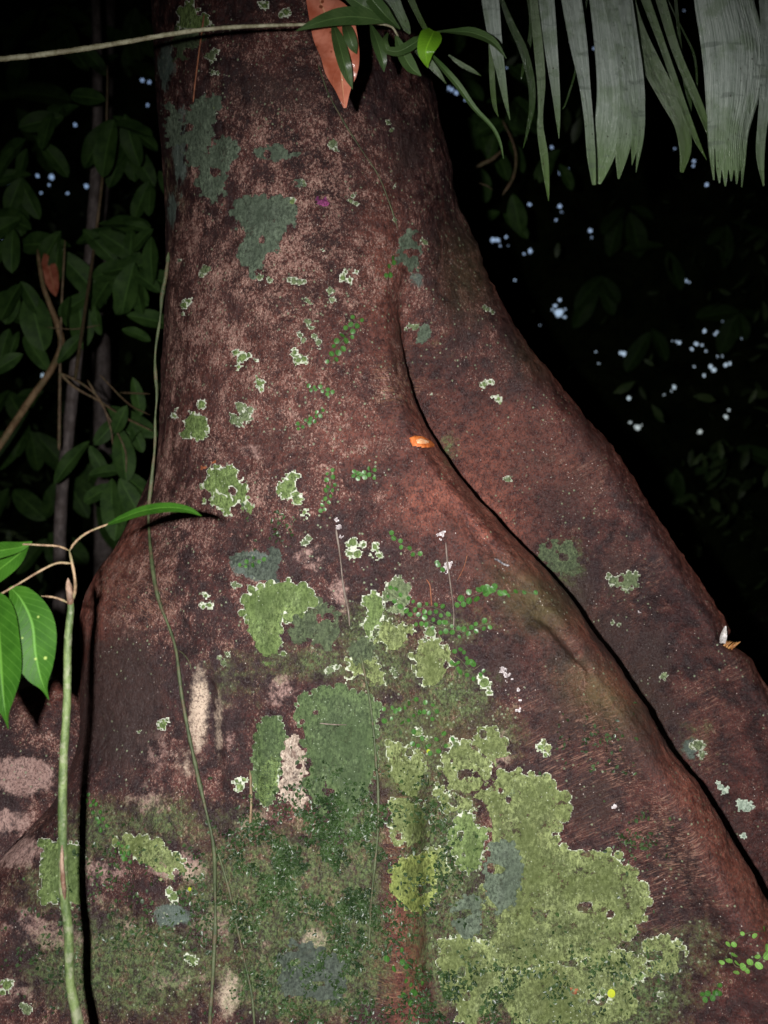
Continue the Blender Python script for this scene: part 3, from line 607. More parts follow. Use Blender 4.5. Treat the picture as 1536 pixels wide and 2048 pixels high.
# root spreading behind on the left
rows = [(1300, 120, 170, 2.25), (1352, 112, 175, 2.22), (1372, 60, 180, 2.19), (1392, 5, 190, 2.16), (1440, -60, 200, 2.12), (1520, -130, 210, 2.08), (1650, -220, 220, 2.03), (1850, -340, 220, 1.98), (2100, -480, 200, 1.95), (2700, -900, 200, 1.9)]
rr = smooth_line([(a, b, c_, d_) for a, b, c_, d_ in rows], 150)
vv = []
for py, xl, xr, d in rr:
    for k_ in range(40):
        a = k_ / 40 * 2 * math.pi; ca, sa = math.cos(a), math.sin(a)
        x = (xl + xr) / 2 - (xr - xl) / 2 * math.copysign(abs(ca) ** .8, ca); dd = d + (.0 - .07 * sa) + .05 * (ca < 0) * abs(ca)
        vv.append(P(x, py, dd + .006 * float(fbm(np.array([x / 40]), np.array([py / 50]), 3, 9)[0])))
vv = np.array(vv); npx = 768 + vv[:, 0] / vv[:, 1] * FPX; npy = 1024 - (vv[:, 2] - CAMZ) / vv[:, 1] * FPX
def bl(cx, cy, rx, ry, s_): return s_ * np.exp(-(((npx - cx) / rx) ** 2 + ((npy - cy) / ry) ** 2))
mesh_obj('buttress_root', vv, grid_faces(150, 40, True), BARK, TREE, True,
   {'m_red': bl(90, 1380, 80, 30, .5), 'm_pink': bl(40, 1550, 90, 50, 1.2) + bl(20, 1650, 60, 40, .9), 'm_sl': bl(60, 1430, 90, 60, .5), 'm_dark': bl(120, 1450, 50, 60, .5), 'm_pale': bl(40, 1500, 100, 100, .6)})

# ---- lichens: thin crusts lying on the bark, each its own mesh
def lichen(name, mat, circles=None, poly=None, lobes=9, amp=1.0, res=2.2, th=.0011, holes=0, label=None, fuzz=1.0, seed=None, rag=None, lean=None):
    sd_ = seed if seed is not None else rng.integers(1e6)
    lr = np.random.default_rng(sd_)
    cs = list(circles or [])
    if poly and fuzz < .5: cs = [(poly[0][0], poly[0][1], 1.0), (max(p[0] for p in poly), poly[0][1] + 8, 1.0), (poly[0][0], max(p[1] for p in poly), 1.0)]
    elif poly:
        pl = np.array(poly, float); e = np.roll(pl, -1, 0) - pl
        for (a, b), (ex, ey) in zip(pl, e):
            L = math.hypot(ex, ey); n_ = max(1, int(L / (lobes * 1.25)))
            for i in range(n_): u = (i + lr.uniform(0, 1)) / n_; cs.append((a + ex * u + lr.normal(0, lobes * .25), b + ey * u + lr.normal(0, lobes * .25), lobes * lr.uniform(.55, 1.25)))
    else:
        base = list(cs); cs = []
        for cx, cy, r in base:
            cs.append((cx, cy, r * .84)); n_ = max(5, int(r * 5.2 / lobes))
            for i in range(n_):
                a = 6.2832 * (i + lr.uniform(-.4, .4)) / n_; q = r * lr.uniform(.62, 1.0); cs.append((cx + q * math.cos(a), cy + q * math.sin(a), min(lobes, r * .55) * lr.uniform(.5, 1.1)))
    c_ = np.array(cs); mrg = 8
    x0, x1 = (c_[:, 0] - c_[:, 2]).min() - mrg, (c_[:, 0] + c_[:, 2]).max() + mrg; y0, y1 = (c_[:, 1] - c_[:, 2]).min() - mrg, (c_[:, 1] + c_[:, 2]).max() + mrg
    gx, gy = np.meshgrid(np.arange(x0, x1, res), np.arange(y0, y1, res))
    wx = gx + fuzz * 3.0 * fbm(gx / 13, gy / 13, 3, 51); wy = gy + fuzz * 3.0 * fbm(gx / 13, gy / 13, 3, 77)
    f = np.full(gx.shape, -1e9)
    for cx, cy, r in cs: f = np.maximum(f, r - np.hypot(wx - cx, wy - cy))
    if poly:
        ins = np.zeros(gx.shape, bool); pl = np.array(poly, float); m_ = len(pl); dmin = np.full(gx.shape, 1e9)
        for i in range(m_):
            ax, ay = pl[i]; bx, by = pl[(i + 1) % m_]
            cond = ((ay > wy) != (by > wy)) & (wx < (bx - ax) * (wy - ay) / ((by - ay) + 1e-9) + ax); ins ^= cond
            L2 = (bx-ax)**2 + (by-ay)**2; u = np.clip(((wx-ax)*(bx-ax) + (wy-ay)*(by-ay)) / L2, 0, 1)
            dmin = np.minimum(dmin, np.hypot(wx - ax - u*(bx-ax), wy - ay - u*(by-ay)))
        f = np.maximum(f, np.where(ins, dmin, -dmin))
    f = f - fuzz * .4 * (vnoise(gx / 4.5, gy / 4.5, 13) + .3)
    for i in range(holes):
        j = lr.integers(f.size); cx, cy = gx.flat[j], gy.flat[j]; r = lr.uniform(3, 11); f = np.minimum(f, np.hypot((wx - cx) * lr.uniform(.5, 1.5), wy - cy) * (1 + .55 * fbm(gx / 9 + i, gy / 9, 3, 90)) - r * .8)
    if rag is None: rag = .35 if (x1 - x0) < 110 else 1.0
    ra = lr.uniform(-.5, .5) if lean is None else lean; yn = (gy - (y0 + y1) / 2) / (y1 - y0) + ra * (gx - (x0 + x1) / 2) / (x1 - x0)
    wr = np.clip(yn * 1.5 + .9 * fbm(gx / 34 + lr.uniform(0, 9), gy / 34, 2, 61) + .02, 0, 1) * rag
    inside = np.clip(f / 26, 0, 1)
    f = f - wr * (1 - .75 * inside) * (11 * (fbm(gx / 8, gy / 10, 3, 62) + .25) + 7)
    ok = f > 0
    ny, nx = f.shape; idx = -np.ones(f.shape, int); verts = []; sdv = []; rmv = []
    cellok = ok[:-1, :-1] & ok[1:, :-1] & ok[:-1, 1:] & ok[1:, 1:]
    need = np.zeros(f.shape, bool); need[:-1, :-1] |= cellok; need[1:, :-1] |= cellok; need[:-1, 1:] |= cellok; need[1:, 1:] |= cellok
    deep = None
    for yy, xx in zip(*np.nonzero(need)):
        s_ = min(f[yy, xx], 60.0)
        p, nr, h_ = hit(gx[yy, xx], gy[yy, xx], 0.0004 + th * min(1.0, s_ / 3.0))
        if not h_: continue
        if deep is None: deep = p[1]
        rmv.append(1 - min(1, wr[yy, xx] * 1.6)); idx[yy, xx] = len(verts); verts.append(p); sdv.append(s_ * .9 * (1.5 if res < 2.1 else 1.0))
    if not verts: return None
    va = np.array(verts)
    a, b, c2, d = idx[:-1, :-1], idx[:-1, 1:], idx[1:, 1:], idx[1:, :-1]
    m_ = cellok & (a >= 0) & (b >= 0) & (c2 >= 0) & (d >= 0)
    fc = np.stack([a[m_], b[m_], c2[m_], d[m_]], -1)
    if len(fc) < 2: return None
    ys = va[:, 1][fc]; fc = fc[(ys.max(1) - ys.min(1)) < .03]
    if len(fc) < 2: return None
    lab = np.arange(len(va))
    for _ in range(400):
        m2 = lab[fc].min(1); new = lab.copy(); np.minimum.at(new, fc.ravel(), np.repeat(m2, 4))
        new = new[new]
        if (new == lab).all(): break
        lab = new
    fl_ = lab[fc[:, 0]]; ids, cn = np.unique(fl_, return_counts=True); od = np.argsort(-cn); ids, cn = ids[od], cn[od]
    groups = [fl_ == ids[0]]
    for q_, c9 in zip(ids[1:], cn[1:]):
        if (c9 > .5 * cn[0] and c9 > 25) or (c9 > .25 * cn[0] and c9 > 8 and name != 'cut_rim' and len(cs) < 400): groups.append(fl_ == q_)
        else: groups[0] = groups[0] | (fl_ == q_)
    for gm in groups[::-1]:
        fg = fc[gm]; us, inv = np.unique(fg.ravel(), return_inverse=True)
        o = mesh_obj(name, va[us], inv.reshape(-1, 4), mat, TREE, True, {'sd': np.array(sdv)[us], 'rim': np.array(rmv)[us]})
    if label: o['label'] = label
    return o
LP = 'lichen_patch'
# big ones, traced
lichen(LP, L_GREEN, poly=[(505,1180),(540,1168),(575,1160),(605,1172),(625,1195),(618,1222),(590,1235),(580,1240),(570,1225),(562,1258),(570,1285),(560,1310),(535,1330),(512,1310),(500,1285),(492,1240),(485,1210)], lobes=12, label='bright green lichen with a crisp white frilled rim')
lichen(LP, L_DULL, poly=[(590,1240),(630,1225),(655,1245),(648,1285),(630,1320),(600,1300),(575,1290)], lobes=10, holes=10)
lichen(LP, L_DEEP, poly=[(590,1420),(608,1396),(640,1380),(680,1374),(715,1385),(750,1400),(752,1440),(750,1500),(748,1560),(720,1600),(690,1650),(660,1660),(640,1640),(612,1600),(606,1560),(614,1500),(605,1470)], lobes=10, holes=5, label='large smooth deep green lichen')
lichen(LP, L_DEEP, poly=[(518,1450),(540,1435),(565,1440),(572,1480),(560,1530),(556,1580),(540,1620),(516,1600),(508,1560),(512,1500)], lobes=9, holes=2)
lichen(LP, L_GREEN, poly=[(512,1560),(530,1520),(556,1508),(560,1545),(548,1590),(530,1625),(514,1600)], lobes=6)
lichen(LP, L_CREAM, poly=[(568,1482),(590,1470),(606,1500),(618,1530),(606,1560),(612,1600),(606,1620),(590,1625),(575,1605),(560,1590),(562,1560),(568,1520)], lobes=7, holes=6, fuzz=1.8, label='rough cream-coloured crust')
lichen(LP, L_YEL, poly=[(783,1736),(810,1716),(850,1705),(872,1708),(872,1760),(872,1800),(840,1830),(810,1815),(785,1790)], lobes=6, holes=3, label='yellow-green lichen patch', rag=.25)
lichen(LP, L_BIG, poly=[(955,1590),(975,1570),(1000,1548),(1030,1540),(1060,1552),(1085,1548),(1115,1575),(1130,1605),(1122,1640),(1106,1668),(1120,1690),(1150,1700),(1175,1712),(1200,1700),(1230,1712),(1262,1740),(1290,1775),(1296,1810),(1285,1840),(1260,1862),(1240,1890),(1200,1915),(1150,1920),(1090,1935),(1040,1950),(990,1940),(960,1900),(985,1850),(960,1800),(975,1750),(985,1700),(970,1640)], lobes=13, holes=14, rag=.8, lean=-1.1, label='largest lichen, a broad olive-green sheet with pale scalloped edge')
for pl_ in ([(955,1460),(985,1450),(1010,1480),(1020,1530),(990,1545),(960,1520),(950,1490)], [(870,1570),(900,1590),(950,1610),(950,1640),(910,1630),(880,1610)],
            [(690,1320),(720,1310),(760,1325),(770,1370),(740,1390),(700,1370)], [(825,1290),(870,1280),(905,1310),(900,1360),(860,1380),(830,1340)],
            [(1010,1940),(1080,1925),(1160,1920),(1250,1900),(1290,1920),(1270,1980),(1290,2030),(1240,2060),(1100,2060),(1020,2060),(990,2000)],
            [(880,1880),(940,1870),(985,1900),(1000,1960),(990,2050),(930,2060),(900,2000),(880,1940)], [(760,1250),(800,1240),(830,1260),(820,1300),(780,1310),(755,1290)],
            [(1290,1880),(1330,1870),(1370,1900),(1360,1960),(1320,1990),(1290,1950)], [(230,1680),(280,1670),(330,1690),(370,1730),(370,1760),(320,1750),(270,1720),(240,1710)],
            [(600,1190),(640,1200),(680,1230),(690,1280),(650,1300),(620,1280)], [(1080,1480),(1100,1500),(1100,1530),(1080,1525)], [(840,1700),(880,1690),(900,1740),(880,1790),(850,1760)]):
    lichen(LP, L_BIG if pl_[0][0] != 600 else L_DULL, poly=pl_, lobes=8, holes=9, th=.0008, fuzz=1.6, rag=1.5, lean=.2)
lichen(LP, L_TEAL, poly=[(985,1690),(1015,1680),(1040,1700),(1045,1760),(1030,1810),(1000,1830),(975,1800),(972,1740)], lobes=8, th=.0024, holes=3)
lichen(LP, L_TEAL, poly=[(905,1820),(930,1790),(960,1800),(962,1850),(950,1880),(925,1885),(908,1860)], lobes=7, holes=3)
lichen(LP, L_GREEN, poly=[(905,1655),(925,1625),(945,1625),(955,1655),(972,1662),(970,1700),(960,1740),(935,1752),(915,1720),(902,1690)], lobes=8, holes=4, th=.002)
lichen(LP, L_BIG, poly=[(775,1480),(800,1490),(830,1500),(855,1530),(850,1580),(830,1605),(805,1600),(785,1570),(778,1530)], lobes=8, holes=4)
lichen(LP, L_BIG, poly=[(885,1520),(905,1490),(940,1485),(975,1520),(990,1560),(960,1590),(930,1600),(900,1580),(880,1550)], lobes=8, holes=4)
lichen(LP, L_BIG, poly=[(780,1600),(840,1610),(860,1640),(850,1690),(810,1700),(785,1680)], lobes=8, holes=3, fuzz=1.6)
lichen(LP, L_GREEN, poly=[(85,1690),(112,1682),(135,1686),(162,1690),(165,1740),(182,1780),(178,1810),(160,1815),(120,1800),(90,1808),(78,1790),(84,1740)], lobes=9, label='green lichen behind the sapling stem, edged with white')
lichen(LP, L_TEAL, poly=[(468,405),(500,394),(550,398),(590,408),(594,440),(570,460),(556,500),(535,525),(500,552),(480,545),(472,500),(482,470),(466,440)], lobes=9, holes=3, label='grey-green lichen shaped like a hanging flag')
lichen(LP, L_TEAL, poly=[(372,240),(385,215),(410,195),(432,190),(440,205),(425,250),(418,290),(402,330),(385,340),(370,320),(368,280)], lobes=8, holes=4)
lichen(LP, L_TEAL, poly=[(400,320),(425,300),(440,275),(470,285),(478,305),(455,320),(450,350),(448,380),(445,410),(420,428),(405,400),(395,360)], lobes=8, holes=5)
lichen(LP, L_TEAL, poly=[(505,305),(535,292),(560,290),(572,305),(595,308),(560,320),(530,326),(510,322)], lobes=6, holes=2)
lichen(LP, L_TEAL, poly=[(328,215),(345,200),(358,230),(365,280),(350,300),(335,290)], lobes=7, holes=4, fuzz=1.7)
lichen(LP, L_GREEN, poly=[(356,40),(362,15),(380,2),(392,12),(396,30),(415,30),(425,48),(405,62),(380,62),(360,60)], lobes=7, label='green lichen above the crossing twig')
lichen(LP, L_DULL, poly=[(352,60),(400,70),(420,60),(395,85),(370,120),(350,120)], lobes=7, holes=6, fuzz=1.8)
lichen(LP, L_SLATE, poly=[(462,1110),(490,1105),(520,1120),(550,1095),(565,1110),(552,1140),(555,1165),(520,1165),(490,1145),(465,1130)], lobes=7, holes=4)
lichen(LP, L_SLATE, poly=[(560,1920),(585,1885),(640,1900),(680,1920),(690,1960),(680,2000),(640,2010),(600,2000),(565,1990),(548,1960)], lobes=10, holes=9, fuzz=1.6)
lichen(LP, L_TEAL, poly=[(800,480),(818,460),(835,475),(838,520),(828,548),(810,545),(795,520)], lobes=7, holes=4)
lichen(LP, L_DULL, poly=[(1075,1100),(1110,1080),(1140,1085),(1150,1115),(1160,1140),(1130,1150),(1105,1140),(1085,1120)], lobes=7, holes=9, fuzz=1.7)
lichen(LP, L_PALE, poly=[(1212,1155),(1240,1150),(1255,1145),(1280,1150),(1275,1170),(1255,1182),(1225,1168)], lobes=6, holes=2)
lichen(LP, L_PALE, poly=[(775,1165),(800,1150),(815,1170),(820,1200),(810,1225),(785,1232),(772,1210)], lobes=7, holes=2)
lichen(LP, L_GREEN, poly=[(722,1195),(745,1183),(765,1195),(768,1230),(758,1250),(745,1262),(745,1285),(728,1270),(720,1250),(738,1230)], lobes=6)
lichen(LP, L_DULL, poly=[(700,1290),(725,1275),(745,1290),(740,1320),(715,1330),(700,1315)], lobes=6, holes=2)
lichen(LP, L_GREEN, circles=[(455,965,32),(478,985,22),(432,950,18),(420,975,18),(440,1000,20),(500,1020,17),(458,1018,18),(410,1000,10),(462,945,14)], lobes=8, holes=5, label='cluster of rounded white-rimmed green lichen rosettes')
lichen(LP, L_GREEN, circles=[(575,975,20),(585,955,14),(595,1000,13),(610,1025,10),(570,990,12)], lobes=7)
lichen(LP, L_GREEN, circles=[(395,850,24),(380,838,16),(372,862,18),(402,868,16),(360,825,10),(350,830,8)], lobes=7, holes=4, label='round green lichen with bright rim near the left edge of the trunk')
lichen(LP, L_GREEN, circles=[(404,809,11)], lobes=5)
lichen(LP, L_PALE, circles=[(478,815,14),(490,835,14),(470,840,10),(500,820,9),(482,850,8),(465,830,7)], lobes=5, holes=4)
lichen(LP, L_GREEN, circles=[(485,715,12),(478,735,9),(498,712,7),(512,722,6),(472,705,7)], lobes=5)
lichen(LP, L_GREEN, circles=[(590,705,9),(598,722,9),(608,718,10),(610,728,7)], lobes=5)
lichen(LP, L_GREEN, circles=[(518,765,10),(522,778,8),(514,755,6)], lobes=5)
lichen(LP, L_PALE, circles=[(588,562,9),(600,566,7),(608,562,6),(578,560,6)], lobes=4)
for cl in ([(615,600,6),(608,612,5),(620,606,5)], [(660,582,8),(665,600,7),(655,608,5),(672,606,5)], [(685,556,9),(700,560,8),(712,545,6),(690,545,6)], [(615,645,7),(622,655,6)], [(638,685,8),(630,672,6),(642,696,6)],
           [(600,670,7),(608,680,7),(598,690,5)], [(775,245,6),(782,262,8),(776,272,5)], [(540,560,6),(520,556,7)], [(370,610,9),(378,602,8),(365,630,7)], [(360,522,6),(412,540,12),(405,550,8)],
           [(430,215,8),(435,228,6)], [(422,113,12),(432,104,8)], [(425,145,6),(435,148,6)], [(572,25,10),(562,30,7)], [(530,12,9),(520,6,6)], [(665,290,9),(672,300,6)], [(700,402,8),(712,408,7),(706,392,6)], [(585,405,10),(575,402,6)],
           [(608,368,7),(600,362,5)], [(788,440,6)], [(790,372,4)], [(850,485,7),(845,480,5)], [(865,300,4)], [(820,650,6),(832,655,7),(812,660,5)], [(865,790,5)], [(980,765,8),(970,770,9),(965,780,5)], [(998,798,9),(1000,806,7),(985,792,5)],
           [(1018,958,7),(1010,958,4)], [(975,620,7),(985,625,6),(968,615,5)], [(705,1085,12),(715,1110,12),(700,1108,9),(728,1090,8)], [(750,1095,10),(758,1112,9),(745,1115,8)], [(610,1085,9),(618,1078,7)], [(412,1192,7),(408,1215,9),(420,1212,8)], [(470,1170,7),(480,1172,5)],
           [(440,1315,6),(448,1325,8),(455,1308,6)], [(325,1450,10),(335,1440,7)], [(280,1465,6)], [(480,1575,11),(488,1560,8),(474,1562,8)], [(350,1795,12),(338,1785,9)], [(370,1885,5)], [(385,1920,12),(375,1915,8)], [(15,1970,14),(5,1985,12)], [(55,2018,12),(45,2012,8)],
           [(860,1265,14),(875,1278,9)], [(850,1280,6)], [(968,1365,13),(978,1385,9),(960,1355,7)], [(790,1350,8),(785,1340,6)], [(835,1465,12),(855,1480,9)], [(912,1490,10),(905,1480,7)], [(1025,1585,14)], [(1080,1495,9),(1092,1510,8)], [(1325,1355,8),(1330,1350,5)], [(1225,1245,5),(1238,1250,5)],
           [(1395,1490,14),(1405,1510,10)], [(1145,1985,12),(1160,2000,9)], [(1205,1985,11),(1195,2000,8)], [(1280,1955,12),(1265,1965,9)], [(1320,1990,9)], [(640,1210,6)], [(660,1340,10),(675,1335,8)], [(325,1210,3)], [(735,755,4)], [(645,500,4)]):
    small = max(c_[2] for c_ in cl) < 8.5
    lichen(LP, L_PALE if small or rng.uniform() < .35 else L_GREEN, circles=cl, lobes=3.5 if small else 5, res=1.8 if small else 2.2)
lichen(LP, L_TEAL, circles=[(848,668,13),(842,680,10),(852,655,8)], lobes=6, holes=2)
lichen(LP, L_TEAL, circles=[(598,368,10)], lobes=5, holes=1)
lichen(LP, L_MINT, circles=[(1490,1612,14),(1480,1605,9),(1502,1618,7),(1478,1622,6)], lobes=6, label='mint-white lichen on the far buttress')
lichen(LP, L_MINT, circles=[(1440,1572,8),(1448,1585,8),(1455,1578,5),(1436,1565,5)], lobes=4)
lichen(LP, L_MINT, circles=[(1487,1672,7)], lobes=4); lichen(LP, L_MINT, circles=[(978,1579,5)], lobes=3); lichen(LP, L_MINT, circles=[(995,1635,4)], lobes=3)
lichen(LP, L_MINT, circles=[(1130,1752,6)], lobes=3)
lichen('white_fungus', L_WHITE, circles=[(885,1068,5),(876,1070,4),(880,1078,3),(890,1066,3)], lobes=3, fuzz=1.3, res=1.6)
lichen('white_fungus', L_WHITE, circles=[(890,1092,3),(894,1100,3.5),(893,1108,2.5)], lobes=2.5, fuzz=1.3, res=1.6)
lichen('white_fungus', L_WHITE, circles=[(895,1132,8),(888,1138,5),(902,1126,4),(896,1145,3.5)], lobes=4, fuzz=1.6, res=1.6)
lichen('white_fungus', L_WHITE, circles=[(1005,1340,7),(1014,1350,8),(1024,1358,7),(1010,1362,5),(1000,1332,5)], lobes=4, holes=6, fuzz=1.8, res=1.6)
lichen('white_fungus', L_WHITE, circles=[(1035,1380,4),(1040,1400,4),(1038,1420,4.5),(1042,1432,3)], lobes=3, fuzz=1.8, res=1.6)
lichen('white_fungus', L_WHITE, circles=[(1280,1224,6),(1290,1226,3.5)], lobes=3, fuzz=1.5, res=1.6)
lichen('white_fungus', L_WHITE, circles=[(672,1040,5),(676,1055,6),(682,1075,6),(686,1090,5)], lobes=3, fuzz=1.9, holes=3, res=1.6)
lichen('white_fungus', L_WHITE, circles=[(1228,1613,5),(1236,1618,3)], lobes=3, res=1.6)
lichen('white_fungus', L_WHITE, circles=[(60,1505,10),(45,1500,8),(70,1512,7),(52,1516,7)], lobes=5, fuzz=1.8, holes=6)
lichen('rust_patch', L_RUST, circles=[(1148,1985,10),(1140,1978,6),(1155,1980,6)], lobes=4, fuzz=1.6)
lichen('rust_patch', L_RUST, circles=[(405,935,6),(428,925,5)], lobes=4, fuzz=1.9)
lichen('magenta_patch', L_MAG, circles=[(643,402,12),(650,410,8),(636,396,7)], lobes=4, fuzz=1.8, holes=2)

# ---- wounds in the bark
def sheet_poly(name, poly, mat, off, res=2.0):
    return lichen(name, mat, poly=poly, lobes=2.2, res=1.6, th=off, fuzz=.25, rag=0)
sheet_poly('cut_rim', [(818,876),(828,871),(845,873),(862,882),(872,893),(860,897),(845,896),(825,893),(820,885)], M_RIMCUT, .0035)
sheet_poly('cut_wood', [(828,882),(838,878),(850,881),(860,888),(850,892),(832,891)], M_FRESH, .0065)
mb = MB()
for i in range(9):
    x = 1440 + i * 3.2 + random.uniform(-2, 2); d = 2.10
    px_tube(mb, [(x, 1300 + random.uniform(-4, 6), d - .02), (x + 6, 1293 + random.uniform(-3, 3), d - .03), (x + 16, 1285 + random.uniform(-4, 4), d - .03)], [4, 3.4, 1.5], 6, 6, .2)
mb.build('resin_fibres', M_RESIN, TREE)
mb = MB(); curve_leaf(mb, [(1444,1286,2.07),(1446,1272,2.06),(1451,1252,2.065)], [12, 14, 3], .5, 12, 3, .3); mb.build('pale_splinter', M_CHIP, TREE)

# ------------------------------------------------------------------ climbers on the bark
def on_bark(pts, n, off, default=2.05):
    q = smooth_line(np.array(pts, float), n); return np.array([hit(a, b, off, default)[0] for a, b in q])
def relax(v, k=3):
    for _ in range(k): v[1:-1] = (v[:-2] + v[1:-1] * 2 + v[2:]) / 4
    return v
def wobble(n, s_): return 1 + s_ * np.convolve(rng.uniform(-1, 1, n + 4), np.ones(5) / 5, 'valid')[:n] * 2
li = empty('liana', P(422, 2380, 1.65), 'thin green liana running down the left part of the trunk face', 'climbing plant')
mb = MB(); pts = [(337,505),(333,548),(323,590),(321,640),(311,690),(310,745),(315,790),(309,840),(311,880),(304,950),(301,1040),(308,1130),(320,1200),(338,1245),(355,1300),(363,1370),(373,1430),(388,1500),(402,1570),(418,1640),(431,1695),(432,1800),(428,1900),(421,2050),(418,2200)]
v = []
q = smooth_line(np.array(pts, float), 150)
for i, (a, b) in enumerate(q):
    if b < 990: v.append(P(a, b, 2.10 - (b - 500) * .0001))
    else: v.append(hit(a, b, .005)[0])
v = relax(np.array(v), 6); tube(mb, v, .0034 * wobble(150, .5), 8, .12); mb.build('stem', M_VINE, li)
mb = MB(); v = relax(on_bark([(431,1690),(445,1730),(458,1775),(475,1850),(490,1920),(505,1990),(510,2060)], 50, .002), 5); tube(mb, v, .0022 * wobble(50, .3), 6, .1); mb.build('side_shoot', M_VINE, li)
mb = MB(); v = relax(on_bark([(357,1300),(372,1312),(382,1330),(383,1340)], 12, .002), 3); tube(mb, v, .0009, 5); mb.build('tendril', M_VINE, li)
M_ROOT = stem_material('reddish_rootlet', (.14, .045, .02), (.27, .10, .045), None, 90)
TH = [([(672,1058),(678,1100),(688,1180),(697,1225),(698,1252)], .0018, M_THREAD, 'grey dry tendril under the white fungus left of centre'),
      ([(892,1085),(896,1130),(903,1180),(908,1225),(906,1262)], .0014, M_THREAD, 'straight grey tendril below the small white tufts'),
      ([(722,1310),(735,1370),(745,1440),(752,1520),(757,1600),(755,1680),(745,1780),(738,1900)], .0022, M_VINE, 'long thin tendril down the middle of the mossy area'),
      ([(636,130),(655,185),(690,250),(725,305),(755,350),(775,400),(795,460)], .0013, M_VINE, 'fine green tendril running down from the dead leaf'),
      ([(852,1158),(860,1168),(862,1195),(863,1212)], .0013, M_ROOT, 'short orange-brown hooked tendril'),
      ([(935,1110),(928,1135),(915,1160)], .0009, M_ROOT, 'hair-thin orange tendril right of the white tufts'),
      ([(693,1450),(660,1448),(640,1446)], .0011, M_THREAD, 'tiny pale thread across the deep green lichen'),
      ([(500,1540),(503,1600),(501,1650)], .0030, M_TWIG, 'short tan twig left of the cream crust'),
      ([(410,30),(395,140),(388,205)], .0020, M_ROOT, 'thin reddish root running down from behind the crossing twig')]
for pts, r_, m_, lab in TH:
    n_ = max(14, int(sum(math.dist(a, b) for a, b in zip(pts, pts[1:])) / 8)); v = relax(on_bark(pts, n_, .0022), 3); mb = MB(); tube(mb, v, r_ * wobble(n_, .3), 6, .1)
    o = mb.build('tendril', m_); tag(o, lab, 'tendril')
mb = MB(); v = relax(on_bark([(990,1117),(998,1120),(1006,1126),(1014,1130),(1020,1131)], 14, .002), 1); tube(mb, v, np.array([.0012] + [.0022, .0018] * 6 + [.001]), 7)
tag(mb.build('caterpillar', M_WORM), 'tiny dark banded caterpillar on the red-brown middle buttress', 'caterpillar')

CRG = 'round-leaved creepers on the bark'
def creeper(name_label, pts, count=12, size=(8, 13), spread=12, mat=M_CREEP, exact=False):
    p0, _, _ = hit(*pts[-1], .001); root = empty('creeper', p0, name_label, 'creeping plant', CRG)
    n_ = max(10, len(pts) * 5); v = relax(on_bark(pts, n_, .0016), 2)
    mb = MB(); tube(mb, v, .0007, 5); mb.build('stem', M_VINE, root)
    mb = MB(); q = smooth_line(np.array(pts, float), 200)
    spots = [tuple(p) for p in pts] if exact else []
    for i in range(count):
        k_ = int((i + rng.uniform(.1, .9)) / count * 199); sd_ = 1 if i % 2 else -1
        tn = q[min(199, k_ + 1)] - q[max(0, k_ - 1)]; tn /= np.linalg.norm(tn) + 1e-9
        o_ = sd_ * rng.uniform(.35, 1) * spread; spots.append((q[k_][0] - tn[1] * o_, q[k_][1] + tn[0] * o_))
    for x, y in spots:
        p, nr, ok = hit(x, y, .004)
        if not ok: continue
        s_ = rng.uniform(*size) * p[1] / FPX; a = rng.uniform(-2.6, -.5); dr = np.array([math.cos(a), 0, math.sin(a)]); dr -= nr * dr.dot(nr); dr /= np.linalg.norm(dr)
        leaf(mb, p - dr * s_ / 2, p + dr * s_ / 2, s_ * rng.uniform(.8, 1.0), nr + rng.normal(0, .28, 3), .12, .12, 9, 3, (.5, .5), 0)
    mb.build('foliage', mat, root)
creeper('creeper with small round leaves above the white tufts', [(775,1062),(792,1075),(805,1090),(822,1102),(845,1112)], 7, (9, 12), 5)
creeper('pair of creeper leaves beside the larger white tuft', [(868,1124),(880,1130),(884,1140)], 3, (9, 12), 4)
creeper('creeper with big round leaves climbing right across the middle buttress', [(915,1215),(930,1200),(950,1190),(968,1182),(978,1168),(985,1185),(1000,1178)], 14, (11, 15), 10)
creeper('creeper tip reaching furthest right on the middle buttress', [(1000,1182),(1022,1188),(1040,1180),(1060,1185),(1074,1190)], 5, (9, 12), 3)
creeper('long leafy creeper lying over the pale green lichens', [(770,1180),(800,1200),(830,1215),(860,1212),(885,1222),(900,1240)], 20, (8, 12), 13)
creeper('creeper running left of the small grey tendril base', [(820,1238),(845,1238),(875,1252),(900,1258),(925,1262)], 16, (8, 12), 12)
creeper('creeper with three clustered leaves at its right end', [(925,1262),(945,1258),(965,1250),(982,1248)], 8, (10, 13), 8)
creeper('leafy creeper just left of the lower white fungus', [(905,1310),(920,1318),(935,1335),(945,1340),(960,1330)], 18, (8, 12), 18)
creeper('creeper among the lichens right of the deep green sheet', [(765,1425),(790,1432),(812,1425),(835,1410),(860,1418),(870,1435)], 20, (8, 12), 16)
creeper('creeper winding above the yellow lichen edge', [(820,1470),(838,1480),(850,1500),(890,1480),(905,1470)], 12, (8, 12), 14)
creeper('small creeper high on the trunk beside frosty lichens', [(720,635),(705,655),(690,675),(672,700),(665,728)], 16, (9, 13), 12)
creeper('faint creeper in the middle of the trunk', [(612,775),(630,778),(650,780),(665,792)], 9, (7, 10), 6)
creeper('faint lower creeper in the middle of the trunk', [(645,818),(632,838),(612,845),(592,855)], 11, (7, 10), 8)
creeper('creeper patch above the slate-green stain', [(705,945),(720,952),(738,945),(752,950)], 12, (8, 11), 8)
creeper('creeper trailing below the middle white-rimmed lichen', [(658,940),(662,965),(655,990),(650,1010),(645,1025)], 14, (7, 11), 8)
creeper('creeper at the fold high on the trunk', [(790,505),(783,525),(776,548),(770,560)], 6, (8, 12), 6)
